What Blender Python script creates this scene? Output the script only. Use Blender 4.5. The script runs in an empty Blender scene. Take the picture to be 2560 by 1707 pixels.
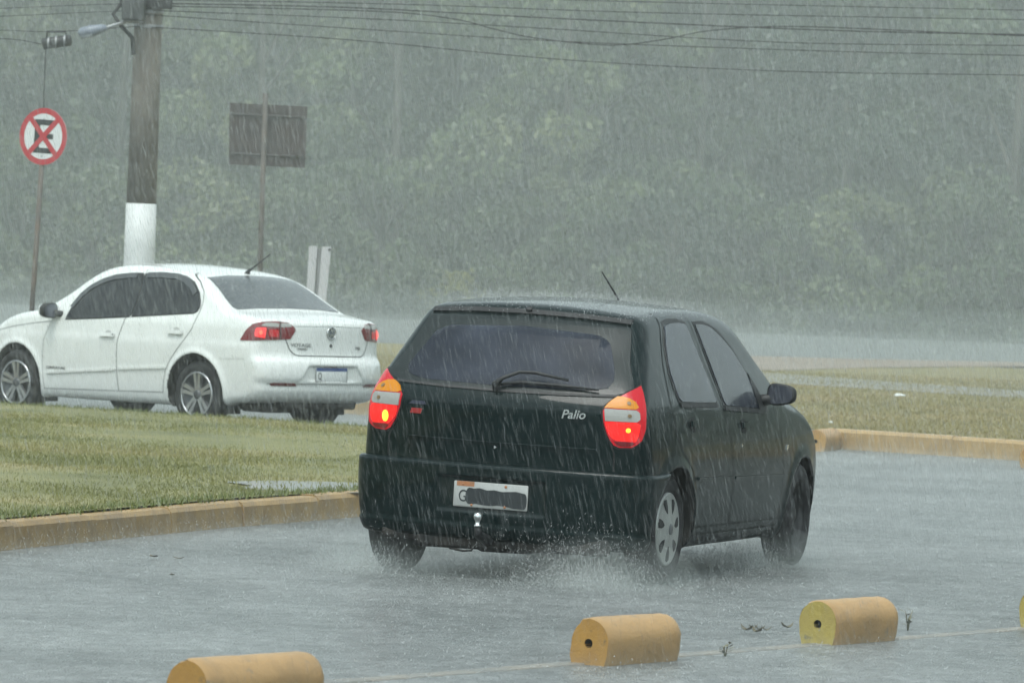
import bpy, bmesh, math, random
import numpy as np
from mathutils import Vector, Matrix
from mathutils.bvhtree import BVHTree
from mathutils.geometry import delaunay_2d_cdt
R = math.radians
random.seed(7); rng = np.random.default_rng(7)
scene = bpy.context.scene
col = scene.collection

# ------------------------------------------------------------------ camera, sky, sun, exposure
FPX, CAM_H, PITCH, ROLL = 13500.0, 1.65, 0.0157, 0.0397      # focal length in pixels of the 2560 px frame
cam_d = bpy.data.cameras.new('camera'); cam = bpy.data.objects.new('camera', cam_d); col.objects.link(cam)
cam_d.sensor_width = 36.0; cam_d.lens = 36.0 * FPX / 2560.0
cam_d.clip_start = 0.5; cam_d.clip_end = 2000
cam.matrix_world = Matrix.Translation((0, 0, CAM_H)) @ Matrix.Rotation(math.pi/2 - PITCH, 4, 'X') @ Matrix.Rotation(ROLL, 4, 'Z')
cam_d.dof.use_dof = True; cam_d.dof.focus_distance = 28.5; cam_d.dof.aperture_fstop = 10
scene.camera = cam

SUN_EL, SUN_AZ = R(62), R(200)
world = bpy.data.worlds.new('World'); scene.world = world; world.use_nodes = True
wn = world.node_tree; wn.nodes.clear()
sky = wn.nodes.new('ShaderNodeTexSky'); sky.sky_type = 'NISHITA'; sky.sun_disc = False
sky.sun_elevation = SUN_EL; sky.sun_rotation = SUN_AZ; sky.air_density = 1.0; sky.dust_density = 1.5; sky.ozone_density = 1.0
hsv = wn.nodes.new('ShaderNodeHueSaturation'); hsv.inputs['Saturation'].default_value = 0.16
tint = wn.nodes.new('ShaderNodeMix'); tint.data_type = 'RGBA'; tint.blend_type = 'MULTIPLY'
tint.inputs[0].default_value = 1.0; tint.inputs[7].default_value = (0.87, 1.0, 0.985, 1)
bg = wn.nodes.new('ShaderNodeBackground'); bg.inputs['Strength'].default_value = 0.15
wo = wn.nodes.new('ShaderNodeOutputWorld')
wn.links.new(sky.outputs[0], hsv.inputs['Color']); wn.links.new(hsv.outputs[0], tint.inputs[6])
wn.links.new(tint.outputs[2], bg.inputs[0]); wn.links.new(bg.outputs[0], wo.inputs[0])
sun_d = bpy.data.lights.new('sun', 'SUN'); sun = bpy.data.objects.new('sun', sun_d); col.objects.link(sun)
sun_d.energy = 1.1; sun_d.angle = R(30); sun_d.color = (1.0, 0.97, 0.92)
sun.rotation_euler = (R(90) - SUN_EL, 0, math.pi - SUN_AZ)

scene.view_settings.view_transform = 'Standard'; scene.view_settings.look = 'None'
scene.view_settings.gamma = 1.0; scene.view_settings.use_curve_mapping = False
scene.view_settings.exposure = 0.82
cy = scene.cycles
cy.max_bounces = 6; cy.diffuse_bounces = 2; cy.glossy_bounces = 2; cy.transmission_bounces = 2
cy.volume_bounces = 1; cy.transparent_max_bounces = 24; cy.use_adaptive_sampling = True; cy.adaptive_threshold = 0.025; cy.use_denoising = True; cy.denoiser = 'OPENIMAGEDENOISE'
cy.caustics_reflective = False; cy.caustics_refractive = False; cy.sample_clamp_indirect = 4.0

def at(dx, dy, Y):
    """world point at depth Y seen at pixel (dx, dy) of the 2352 px wide view of the photograph"""
    k = 2560/2352.0
    a = dx*k - 1280; b = dy*k - 853.5
    a0 = a*math.cos(ROLL) + b*math.sin(ROLL); b0 = -a*math.sin(ROLL) + b*math.cos(ROLL)
    y = math.cos(PITCH) - b0/FPX*math.sin(PITCH); z = -b0/FPX*math.cos(PITCH) - math.sin(PITCH)
    t = Y/y
    return Vector((a0/FPX*t, Y, CAM_H + z*t))
def ground(dx, dy, z0=0.0):
    a = at(dx, dy, 1.0); t = (z0 - CAM_H)/(a.z - CAM_H)
    return Vector((a.x*t, t, z0))

# ------------------------------------------------------------------ materials
MATS = {}
def mat(name, base=(0.5,0.5,0.5), rough=0.5, metal=0.0, spec=0.5, coat=0.0, coat_rough=0.05, emit=None, emit_s=0.0,
        var=None, var_scale=3.0, bump=0.0, bump_scale=60.0, var_detail=6.0, alpha=1.0, trans=0.0):
    if name in MATS: return MATS[name]
    m = bpy.data.materials.new(name); m.use_nodes = True; MATS[name] = m
    nt = m.node_tree; b = nt.nodes['Principled BSDF']
    b.inputs['Base Color'].default_value = (*base, 1); b.inputs['Roughness'].default_value = rough
    b.inputs['Metallic'].default_value = metal; b.inputs['Specular IOR Level'].default_value = spec
    b.inputs['Coat Weight'].default_value = coat; b.inputs['Coat Roughness'].default_value = coat_rough
    b.inputs['Alpha'].default_value = alpha; b.inputs['Transmission Weight'].default_value = trans
    if emit: b.inputs['Emission Color'].default_value = (*emit, 1); b.inputs['Emission Strength'].default_value = emit_s
    if var or bump:
        tc = nt.nodes.new('ShaderNodeTexCoord')
    if var:
        n = nt.nodes.new('ShaderNodeTexNoise'); n.inputs['Scale'].default_value = var_scale; n.inputs['Detail'].default_value = var_detail
        cr = nt.nodes.new('ShaderNodeValToRGB'); cr.color_ramp.elements[0].position = 0.32; cr.color_ramp.elements[1].position = 0.68
        cr.color_ramp.elements[0].color = (*base, 1); cr.color_ramp.elements[1].color = (*var, 1)
        nt.links.new(tc.outputs['Object'], n.inputs['Vector']); nt.links.new(n.outputs[0], cr.inputs[0]); nt.links.new(cr.outputs[0], b.inputs['Base Color'])
    if bump:
        n2 = nt.nodes.new('ShaderNodeTexNoise'); n2.inputs['Scale'].default_value = bump_scale; n2.inputs['Detail'].default_value = 3
        bp = nt.nodes.new('ShaderNodeBump'); bp.inputs['Strength'].default_value = bump; bp.inputs['Distance'].default_value = 0.01
        nt.links.new(tc.outputs['Object'], n2.inputs['Vector']); nt.links.new(n2.outputs[0], bp.inputs['Height']); nt.links.new(bp.outputs[0], b.inputs['Normal'])
    return m

M_dark = mat('dark_green_paint', (0.003,0.010,0.0105), 0.30, 0.0, 0.05, 0.40, 0.03, bump=0.02, bump_scale=22)
M_white = mat('white_paint', (0.75,0.77,0.75), 0.35, 0.0, 0.5, 0.8, 0.08, var=(0.70,0.72,0.70), var_scale=3)
M_seam = mat('panel_gap', (0.02,0.022,0.022), 0.7)
M_seam_d = mat('panel_gap_dark', (0.002,0.004,0.004), 0.7)
M_black = mat('black_plastic', (0.015,0.016,0.017), 0.55, bump=0.1, bump_scale=120)
M_rubber = mat('rubber', (0.012,0.012,0.013), 0.7, bump=0.2, bump_scale=90)
M_glass_d = mat('wet_tinted_glass', (0.010,0.013,0.020), 0.22, 0, 0.22, 0.15, 0.05, var=(0.028,0.034,0.050), var_scale=3.2, bump=0.05, bump_scale=45)
M_frit = mat('glass_border', (0.007,0.012,0.012), 0.3, 0, 0.35, 0.2, 0.1, bump=0.04, bump_scale=45)
M_glass_s = mat('dark_side_glass', (0.012,0.014,0.016), 0.2, 0, 0.5, bump=0.2, bump_scale=60)
M_glass_w = mat('wet_rear_glass', (0.06,0.07,0.075), 0.25, 0, 0.6, 0.6, 0.15, var=(0.08,0.09,0.095), var_scale=6, bump=0.2, bump_scale=70)
M_chrome = mat('chrome', (0.7,0.72,0.72), 0.18, 1.0)
M_silver = mat('silver_wheel_paint', (0.36,0.37,0.355), 0.38, 0.35, bump=0.05, bump_scale=50)
M_alloy = mat('alloy', (0.45,0.46,0.47), 0.25, 0.8)
M_alloy_d = mat('alloy_dark', (0.10,0.105,0.11), 0.35, 0.6)
M_steel = mat('dark_steel_wheel', (0.025,0.026,0.027), 0.5, 0.2)
M_red = mat('red_lens', (0.33,0.008,0.016), 0.25, 0, 0.3, 0.2, 0.08, emit=(1,0.02,0.03), emit_s=0.14)
M_redlit = mat('lit_brake_lens', (0.5,0.01,0.01), 0.25, 0, 0.3, 0.2, 0.08, emit=(1,0.018,0.014), emit_s=0.62)
M_reddark = mat('dark_red_lens', (0.16,0.006,0.010), 0.15, 0, 0.5, 0.7, 0.06)
M_bulb = mat('bulb_glow', (0.9,0.4,0.05), 0.3, emit=(1,0.32,0.02), emit_s=1.6)
M_bulb_r = mat('bulb_glow_red', (0.9,0.1,0.05), 0.3, emit=(1,0.06,0.04), emit_s=1.8)
M_amber = mat('amber_lens', (0.55,0.20,0.004), 0.3, 0, 0.3, 0.1, 0.1)
M_clear = mat('clear_lens', (0.34,0.34,0.32), 0.25, 0.1, 0.4, 0.2, 0.1, bump=0.1, bump_scale=70)
M_plate = mat('plate_grey', (0.42,0.43,0.42), 0.4, var=(0.36,0.37,0.36), var_scale=12)
M_plate_w = mat('plate_white', (0.72,0.74,0.73), 0.4)
M_plate_b = mat('plate_blue', (0.03,0.07,0.22), 0.4)
M_ink = mat('plate_ink', (0.02,0.025,0.028), 0.6)
M_rust = mat('rust_stain', (0.42,0.17,0.07), 0.8, var=(0.30,0.16,0.09), var_scale=40)
M_badge_red = mat('badge_red', (0.30,0.02,0.02), 0.4)
M_under = mat('underbody', (0.012,0.013,0.013), 0.8, var=(0.03,0.026,0.022), var_scale=14)
M_mirror = mat('mirror_glass', (0.12,0.13,0.16), 0.15, 0.6)

# ------------------------------------------------------------------ object helpers
def tag(o, label=None, cat=None, group=None, kind=None):
    if label: o['label'] = label
    if cat: o['category'] = cat
    if group: o['group'] = group
    if kind: o['kind'] = kind
    return o
def empty(name, loc=(0,0,0), rz=0.0, parent=None):
    o = bpy.data.objects.new(name, None); col.objects.link(o); o.location = loc; o.rotation_euler = (0,0,rz)
    o.empty_display_size = 0.2
    if parent: o.parent = parent
    return o
def link(name, me, m=None, parent=None, smooth=False):
    o = bpy.data.objects.new(name, me); col.objects.link(o)
    if m is not None:
        me.materials.clear(); me.materials.append(m)
    if parent: o.parent = parent
    if smooth and len(me.polygons): me.polygons.foreach_set('use_smooth', np.ones(len(me.polygons), bool))
    return o
def mesh_np(name, V, F):
    """V (n,3), F (m,k) arrays with constant k"""
    V = np.asarray(V, np.float32); F = np.asarray(F, np.int32)
    me = bpy.data.meshes.new(name); k = F.shape[1]
    me.vertices.add(len(V)); me.vertices.foreach_set('co', V.ravel())
    me.loops.add(F.size); me.loops.foreach_set('vertex_index', F.ravel())
    me.polygons.add(len(F)); me.polygons.foreach_set('loop_start', np.arange(0, F.size, k, dtype=np.int32))
    me.update(calc_edges=True); me.validate()
    return me
def bm_mesh(bm, name='m'):
    bmesh.ops.recalc_face_normals(bm, faces=bm.faces[:])
    me = bpy.data.meshes.new(name); bm.to_mesh(me); bm.free(); return me
def box_bm(bm, x0, x1, y0, y1, z0, z1, bev=0.0, seg=2, mtx=None):
    c = bmesh.ops.create_cube(bm, size=1.0)['verts']
    for v in c: v.co = Vector(((x0+x1)/2 + v.co.x*(x1-x0), (y0+y1)/2 + v.co.y*(y1-y0), (z0+z1)/2 + v.co.z*(z1-z0)))
    if bev:
        es = list({e for v in c for e in v.link_edges})
        r = bmesh.ops.bevel(bm, geom=es, offset=bev, segments=seg, affect='EDGES', profile=0.5)
        c = list({v for f in r['faces'] for v in f.verts} | {v for v in c if v.is_valid})
    if mtx is not None:
        for v in c: v.co = mtx @ v.co
    return c
def box(name, x0, x1, y0, y1, z0, z1, m, parent=None, bev=0.0, mtx=None):
    bm = bmesh.new(); box_bm(bm, x0,x1,y0,y1,z0,z1,bev,2,mtx); return link(name, bm_mesh(bm,name), m, parent, bev > 0)
def tube_arrays(pts, rad, n=8, closed_ends=True):
    pts = [Vector(p) for p in pts]; rad = rad if hasattr(rad,'__len__') else [rad]*len(pts)
    V, F = [], []; prev = None
    for i, p in enumerate(pts):
        d = (pts[min(i+1,len(pts)-1)] - pts[max(i-1,0)]).normalized()
        if prev is None:
            a = d.orthogonal().normalized()
        else:
            a = (prev - d*prev.dot(d)).normalized()
        prev = a; b = d.cross(a)
        for j in range(n):
            t = 2*math.pi*j/n; V.append(p + (a*math.cos(t) + b*math.sin(t))*rad[i])
    for i in range(len(pts)-1):
        for j in range(n):
            F.append((i*n+j, i*n+(j+1)%n, (i+1)*n+(j+1)%n, (i+1)*n+j))
    if closed_ends:
        F.append(tuple(range(n))[::-1]); F.append(tuple((len(pts)-1)*n + j for j in range(n)))
    return V, F
def tube(name, pts, rad, m, parent=None, n=8):
    V, F = tube_arrays(pts, rad, n); me = bpy.data.meshes.new(name); me.from_pydata(V, [], F); me.update()
    return link(name, me, m, parent, True)
def lathe(name, prof, m, parent=None, n=40, axis='x', smooth=True):
    """prof: list of (radius, along). Revolved about the x axis (a car's lateral axis)"""
    V, F = [], []
    for (r_, x_) in prof:
        for j in range(n):
            t = 2*math.pi*j/n
            V.append((x_, r_*math.cos(t), r_*math.sin(t)) if axis == 'x' else (r_*math.cos(t), r_*math.sin(t), x_))
    for i in range(len(prof)-1):
        for j in range(n): F.append((i*n+j, i*n+(j+1)%n, (i+1)*n+(j+1)%n, (i+1)*n+j))
    bm = bmesh.new(); vs = [bm.verts.new(v) for v in V]
    for f in F:
        try: bm.faces.new([vs[i] for i in f])
        except ValueError: pass
    bmesh.ops.remove_doubles(bm, verts=bm.verts[:], dist=1e-5)
    return link(name, bm_mesh(bm, name), m, parent, smooth)
def poly_extrude(name, pts, z0, z1, m, parent=None):
    bm = bmesh.new(); lo = [bm.verts.new((p[0],p[1],z0)) for p in pts]; hi = [bm.verts.new((p[0],p[1],z1)) for p in pts]
    bm.faces.new(hi); bm.faces.new(lo[::-1]); n = len(pts)
    for i in range(n): bm.faces.new((lo[i],lo[(i+1)%n],hi[(i+1)%n],hi[i]))
    bmesh.ops.triangulate(bm, faces=[f for f in bm.faces if len(f.verts) > 4])
    return link(name, bm_mesh(bm,name), m, parent)
def resample(pts, step, closed=False):
    P = np.array(pts, float)
    if closed: P = np.vstack([P, P[:1]])
    d = np.r_[0, np.cumsum(np.hypot(*np.diff(P[:, :2], axis=0).T))]
    n = max(2, int(d[-1]/step)+1); t = np.linspace(0, d[-1], n)
    out = np.stack([np.interp(t, d, P[:,k]) for k in range(P.shape[1])], 1)
    return out[:-1] if closed else out
def catmull(P, n=10, closed=False):
    P = np.array(P, float); N = len(P); out = []
    for i in range(N if closed else N-1):
        if closed: p0,p1,p2,p3 = P[(i-1)%N],P[i],P[(i+1)%N],P[(i+2)%N]
        else: p0,p1,p2,p3 = P[max(i-1,0)],P[i],P[i+1],P[min(i+2,N-1)]
        for t in np.arange(n)/n:
            out.append(0.5*((2*p1)+(-p0+p2)*t+(2*p0-5*p1+4*p2-p3)*t*t+(-p0+3*p1-3*p2+p3)*t**3))
    if not closed: out.append(P[-1])
    return np.array(out)
def in_poly(x, y, poly):
    x = np.asarray(x); y = np.asarray(y); c = np.zeros(x.shape, bool); n = len(poly)
    for i in range(n):
        x0,y0 = poly[i][:2]; x1,y1 = poly[(i+1)%n][:2]
        if y0 == y1: continue
        c ^= ((y0 > y) != (y1 > y)) & (x < (x1-x0)*(y-y0)/(y1-y0)+x0)
    return c
def sstep(a, b, x):
    t = np.clip((x-a)/(b-a), 0, 1); return t*t*(3-2*t)
def smax(a, b, k):
    h = np.maximum(k - np.abs(a-b), 0)/k; return np.maximum(a,b) + h*h*k*0.25

# ------------------------------------------------------------------ car bodies: a smooth solid, contoured and cut into panels
class Profile:
    """signed distance to a closed side outline, on a fine grid"""
    def __init__(s, pts, x0, x1, z0, z1, h=0.008):
        C = catmull(pts, 12, True); s.h = h; s.x0 = x0; s.z0 = z0
        X = np.arange(x0, x1, h); Z = np.arange(z0, z1, h); G = np.stack(np.meshgrid(X, Z, indexing='ij'), -1)
        D = np.full(G.shape[:2], 1e9)
        for i in range(len(C)):
            a = C[i]; b = C[(i+1)%len(C)]; ab = b-a; L = ab@ab
            if L < 1e-12: continue
            t = np.clip(((G-a)@ab)/L, 0, 1); D = np.minimum(D, ((G - a - t[...,None]*ab)**2).sum(-1))
        D = np.sqrt(D); D[in_poly(G[...,0], G[...,1], C)] *= -1
        k = np.array([1,4,6,4,1])/16.0
        for _ in range(2):
            for ax in (0,1):
                P = np.pad(D, [(2,2) if a_==ax else (0,0) for a_ in (0,1)], mode='edge')
                D = sum(k[j]*np.take(P, range(j, j+D.shape[ax]), axis=ax) for j in range(5))
        s.D = D
    def __call__(s, x, z):
        fx = np.clip((x-s.x0)/s.h, 0, s.D.shape[0]-1.001); fz = np.clip((z-s.z0)/s.h, 0, s.D.shape[1]-1.001)
        i = fx.astype(int); j = fz.astype(int); a = fx-i; b = fz-j
        return (s.D[i,j]*(1-a)*(1-b)+s.D[i+1,j]*a*(1-b)+s.D[i,j+1]*(1-a)*b+s.D[i+1,j+1]*a*b)
def curve1(pts):
    P = np.array(pts, float); t = np.linspace(P[0,0], P[-1,0], 400)
    C = catmull(P, 24); y = np.interp(t, C[:,0], C[:,1]); k = np.hanning(25); k /= k.sum()
    y = np.convolve(np.pad(y, 12, mode='edge'), k, 'valid')
    return lambda x: np.interp(x, t, y)
def contour(f, u0, u1, vmax, z0, z1, h):
    U = np.arange(u0, u1, h); Vh = (np.arange(int(vmax/h))+0.5)*h; Z = np.arange(z0, z1, h)
    A = f(U[:,None,None], Vh[None,:,None], Z[None,None,:])
    F = np.concatenate([A[:, ::-1], A], 1); V0 = -Vh[-1]
    S = F < 0; nx, ny, nz = F.shape
    corners = [(i,j,k) for i in (0,1) for j in (0,1) for k in (0,1)]
    sl = lambda c: (slice(c[0], nx-1+c[0]), slice(c[1], ny-1+c[1]), slice(c[2], nz-1+c[2]))
    cnt = sum(S[sl(c)].astype(np.int8) for c in corners); act = (cnt > 0) & (cnt < 8)
    idx = np.full(act.shape, -1, np.int64); cells = np.argwhere(act); idx[act] = np.arange(len(cells))
    ps = np.zeros((len(cells),3)); n = np.zeros(len(cells))
    for a in corners:
        for ax in range(3):
            if a[ax]: continue
            b = list(a); b[ax] = 1
            fa = F[tuple((cells+a).T)]; fb = F[tuple((cells+b).T)]; m = (fa < 0) != (fb < 0)
            t = np.where(m, fa/(fa-fb+1e-20), 0); p = np.tile(np.array(a, float), (len(cells),1)); p[:,ax] += t
            ps[m] += p[m]; n[m] += 1
    P = (cells + ps/n[:,None])*h + np.array([U[0], V0, Z[0]])
    quads = []
    for ax in range(3):
        o1, o2 = [(1,2),(2,0),(0,1)][ax]
        s0 = [slice(None)]*3; s1 = [slice(None)]*3; s0[ax] = slice(0,-1); s1[ax] = slice(1,None)
        a = S[tuple(s0)]; b = S[tuple(s1)]; E_ = np.argwhere(a != b); fl = a[tuple(E_.T)]
        ok = (E_[:,o1] > 0) & (E_[:,o2] > 0) & (E_[:,o1] < F.shape[o1]-1) & (E_[:,o2] < F.shape[o2]-1)
        E_ = E_[ok]; fl = fl[ok]
        def g(d1,d2):
            q = E_.copy(); q[:,o1] -= d1; q[:,o2] -= d2; return idx[tuple(q.T)]
        q = np.stack([g(1,1), g(0,1), g(0,0), g(1,0)], 1); q[~fl] = q[~fl][:, ::-1]; quads.append(q)
    Q = np.concatenate(quads); Q = Q[(Q >= 0).all(1)]
    def grad(P, e):
        G = np.zeros_like(P)
        for k in range(3):
            d = np.zeros(3); d[k] = e
            G[:,k] = (f(*(P+d).T) - f(*(P-d).T))/(2*e)
        return G
    for _ in range(3):
        G = grad(P, 0.004); v = f(*P.T); step = -v[:,None]*G/np.maximum((G**2).sum(1),1e-6)[:,None]
        L = np.linalg.norm(step, axis=1, keepdims=True); P = P + step*np.minimum(1, 0.5*h/np.maximum(L,1e-9))
    N = grad(P, 0.012); N /= np.linalg.norm(N, axis=1, keepdims=True)+1e-9
    return P, N, Q

def text_mesh(name, body, size, m, parent, extrude=.001, shear=0.0, bold=0.0):
    c = bpy.data.curves.new(name, 'FONT'); c.body = body; c.size = size; c.align_x = 'CENTER'; c.align_y = 'CENTER'
    c.extrude = extrude; c.shear = shear; c.offset = bold; c.resolution_u = 4
    t = bpy.data.objects.new('t', c); col.objects.link(t); bpy.context.view_layer.update()
    me = bpy.data.meshes.new_from_object(t.evaluated_get(bpy.context.evaluated_depsgraph_get()))
    bpy.data.objects.remove(t); bpy.data.curves.remove(c)
    return link(name, me, m, parent)
class Car:
    """local axes: x = v (to the right), y = u (forwards), z up; body panels lean by roll"""
    def __init__(s, root, f, ext, h, roll, paint):
        s.root = root; s.roll = roll; s.paint = paint
        s.P, s.N, s.Q = contour(f, *ext, h)
        s.C = s.P[s.Q].mean(1); s.FN = s.N[s.Q].mean(1)
        s.used = np.zeros(len(s.Q), bool)
        s.bvh = BVHTree.FromPolygons([tuple(p) for p in s.P], [tuple(q) for q in s.Q.tolist()])
    def loc(s, P):
        P = np.atleast_2d(np.asarray(P, float)); u,v,z = P.T
        return np.stack([v + s.roll*z, u, z - s.roll*v], 1)
    def part(s, name, mask, m, parent=None):
        mask = mask & ~s.used; s.used |= mask; Q = s.Q[mask]
        ids, inv = np.unique(Q, return_inverse=True); inv = inv.reshape(Q.shape)
        me = mesh_np(name, s.loc(s.P[ids]), inv[:, ::-1])
        me.polygons.foreach_set('use_smooth', np.ones(len(me.polygons), bool))
        n = s.loc(s.N[ids]); n /= np.linalg.norm(n, axis=1, keepdims=True)
        me.normals_split_custom_set_from_vertices([tuple(x) for x in n])
        return link(name, me, m, parent or s.root)
    def hit(s, a, z, frame):
        """frame: ('R',) from the right, ('L',), ('B',) from behind, ('T',) from above, ('D', angle) from behind at an angle to the right (negative: left)"""
        k = frame[0]
        if k == 'R': o, d = Vector((a, 3, z)), Vector((0,-1,0))
        elif k == 'L': o, d = Vector((a,-3, z)), Vector((0,1,0))
        elif k == 'B': o, d = Vector((-3, a, z)), Vector((1,0,0))
        elif k == 'T': o, d = Vector((a, z, 4)), Vector((0,0,-1))
        else:
            ph = frame[1]; d = Vector((math.cos(ph), -math.sin(ph), 0)); r = Vector((math.sin(ph), math.cos(ph), 0))
            o = r*a + Vector((0,0,z)) - d*4
        q = s.bvh.ray_cast(o, d)
        return (q[0], q[1], d)
    def panel(s, name, poly, frame, m, off=0.004, res=0.035, parent=None, smooth_poly=0, depth=0.012):
        """a thin shell that lies on the body inside a 2-D outline"""
        if smooth_poly: poly = catmull(poly, smooth_poly, True)
        B = resample(poly, res, True) if not smooth_poly else np.asarray(poly)
        lo = B.min(0); hi = B.max(0)
        gx, gy = np.meshgrid(np.arange(lo[0]+res*.5, hi[0], res), np.arange(lo[1]+res*.5, hi[1], res)); gx = gx.ravel(); gy = gy.ravel()
        ins = in_poly(gx, gy, B); gx = gx[ins]; gy = gy[ins]
        if len(gx):
            dm = np.sqrt(((np.stack([gx,gy],1)[:,None]-B[None])**2).sum(-1)).min(1); gx = gx[dm > res*.45]; gy = gy[dm > res*.45]
        pts = [Vector((x,y)) for x,y in B] + [Vector((x,y)) for x,y in zip(gx,gy)]
        nb = len(B)
        vs, es, fs = delaunay_2d_cdt(pts, [(i,(i+1)%nb) for i in range(nb)], [], 1, 1e-6)[:3]
        out, nrm, last = [], [], None
        for p in vs:
            h_, n_, d_ = s.hit(p.x, p.y, frame)
            out.append(h_); nrm.append(n_)
        good = [o for o in out if o is not None]
        if not good: return None
        for i, o in enumerate(out):
            if o is None:
                j = min((k for k in range(len(out)) if out[k] is not None), key=lambda k: (vs[k]-vs[i]).length)
                out[i] = out[j].copy(); nrm[i] = nrm[j]
        d_ = s.hit(vs[0].x, vs[0].y, frame)[2]
        bm = bmesh.new()
        top = [bm.verts.new(Vector(s.loc(o + (n_*0.6 - d_*0.4)*off)[0])) for o, n_ in zip(out, nrm)]
        for f in fs:
            try: bm.faces.new([top[i] for i in f])
            except ValueError: pass
        bmesh.ops.recalc_face_normals(bm, faces=bm.faces[:])
        be = [e for e in bm.edges if len(e.link_faces) == 1]
        if be:
            r_ = bmesh.ops.extrude_edge_only(bm, edges=be)
            dv = Vector(s.loc(np.array(d_)*depth)[0])
            for v in r_['geom']:
                if isinstance(v, bmesh.types.BMVert): v.co += dv
        me = bpy.data.meshes.new(name); bm.to_mesh(me); bm.free()
        o = link(name, me, m, parent or s.root, True)
        try: me.set_sharp_from_angle(angle=R(50))
        except Exception: pass
        # face the viewer side
        bm = bmesh.new(); bm.from_mesh(me); bmesh.ops.recalc_face_normals(bm, faces=bm.faces[:])
        dl = Vector(s.loc(np.array(d_))[0])
        tot = sum((f.normal.dot(dl)*f.calc_area() for f in bm.faces))
        if tot > 0: bmesh.ops.reverse_faces(bm, faces=bm.faces[:])
        bm.to_mesh(me); bm.free()
        return o
    def strip(s, name, line, frame, m, width=0.007, off=0.0018, parent=None, res=0.03):
        """a narrow band along a line on the body (panel gap, moulding, seal)"""
        L = resample(line, res); T = np.gradient(L, axis=0); T /= np.linalg.norm(T, axis=1, keepdims=True)+1e-9
        Nn = np.stack([-T[:,1], T[:,0]], 1)
        V, ok = [], []
        for i in range(len(L)):
            row = []
            for sg in (-0.5, 0.5):
                p = L[i] + Nn[i]*width*sg; h_, n_, d_ = s.hit(p[0], p[1], frame)
                row.append(None if h_ is None else h_ + n_*off)
            V.append(row)
        bm = bmesh.new(); rows = []
        for a, b in V:
            rows.append(None if a is None or b is None else (bm.verts.new(Vector(s.loc(a)[0])), bm.verts.new(Vector(s.loc(b)[0]))))
        for r0, r1 in zip(rows, rows[1:]):
            if r0 and r1 and (r0[0].co-r1[0].co).length < res*3: bm.faces.new((r0[0], r0[1], r1[1], r1[0]))
        if off > 0.003:
            r_ = bmesh.ops.extrude_face_region(bm, geom=bm.faces[:])
            d_ = Vector(s.loc(np.array(s.hit(L[0][0], L[0][1], frame)[2]))[0])
            for v in r_['geom']:
                if isinstance(v, bmesh.types.BMVert): v.co += d_*off*1.2
        return link(name, bm_mesh(bm, name), m, parent or s.root, False)
    def merge_strips(s, name, lines, frame, m, width, parent=None, off=0.0018):
        obs = [s.strip(name, l, frame, m, width, off, parent) for l in lines]
        bm = bmesh.new()
        for o in obs: bm.from_mesh(o.data)
        first = obs[0]; bm.to_mesh(first.data); bm.free()
        for o in obs[1:]: bpy.data.objects.remove(o)
        return first
    def text(s, name, body, size, a, z, frame, m, parent=None, off=0.004, width=1.0, shear=0.0, extrude=0.002, bold=0.0):
        h_, n_, d_ = s.hit(a, z, frame)
        o = text_mesh(name, body, size, m, parent or s.root, extrude, shear, bold)
        n = Vector(s.loc(np.array(n_))[0]).normalized(); up = Vector((0,0,1)); up = (up - n*up.dot(n)).normalized(); ri = up.cross(n)
        M = Matrix((ri*width, up, n)).transposed().to_4x4(); M.translation = Vector(s.loc(h_)[0]) + n*off
        o.matrix_local = M
        return o
    def place(s, a, z, frame, off=0.0):
        h_, n_, d_ = s.hit(a, z, frame); n = Vector(s.loc(np.array(n_))[0]).normalized()
        up = Vector((0,0,1)); up = (up - n*up.dot(n)).normalized(); ri = up.cross(n)
        M = Matrix((ri, up, n)).transposed().to_4x4(); M.translation = Vector(s.loc(h_)[0]) + n*off
        return M

def tyre_part(parent, ro, ri, w):
    """tread and sidewalls, revolved about the axle"""
    hw = w/2
    prof = [(ri-.004, hw*.72), (ri+.012, hw*.88), (ri+(ro-ri)*.5, hw*1.0), (ro-.028, hw*.95), (ro-.010, hw*.84), (ro, hw*.66)]
    full = prof + [(ro-.006, hw*.36), (ro, hw*.33), (ro, -hw*.33), (ro-.006, -hw*.36)] + [(r_, -x_) for r_, x_ in prof[::-1]]
    return lathe('tyre', full, M_rubber, parent, 48)
def ring(r0, r1, x0, x1):
    return [(r0, x0), (r0, x1), (r1, x1), (r1, x0), (r0, x0)]

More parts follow.
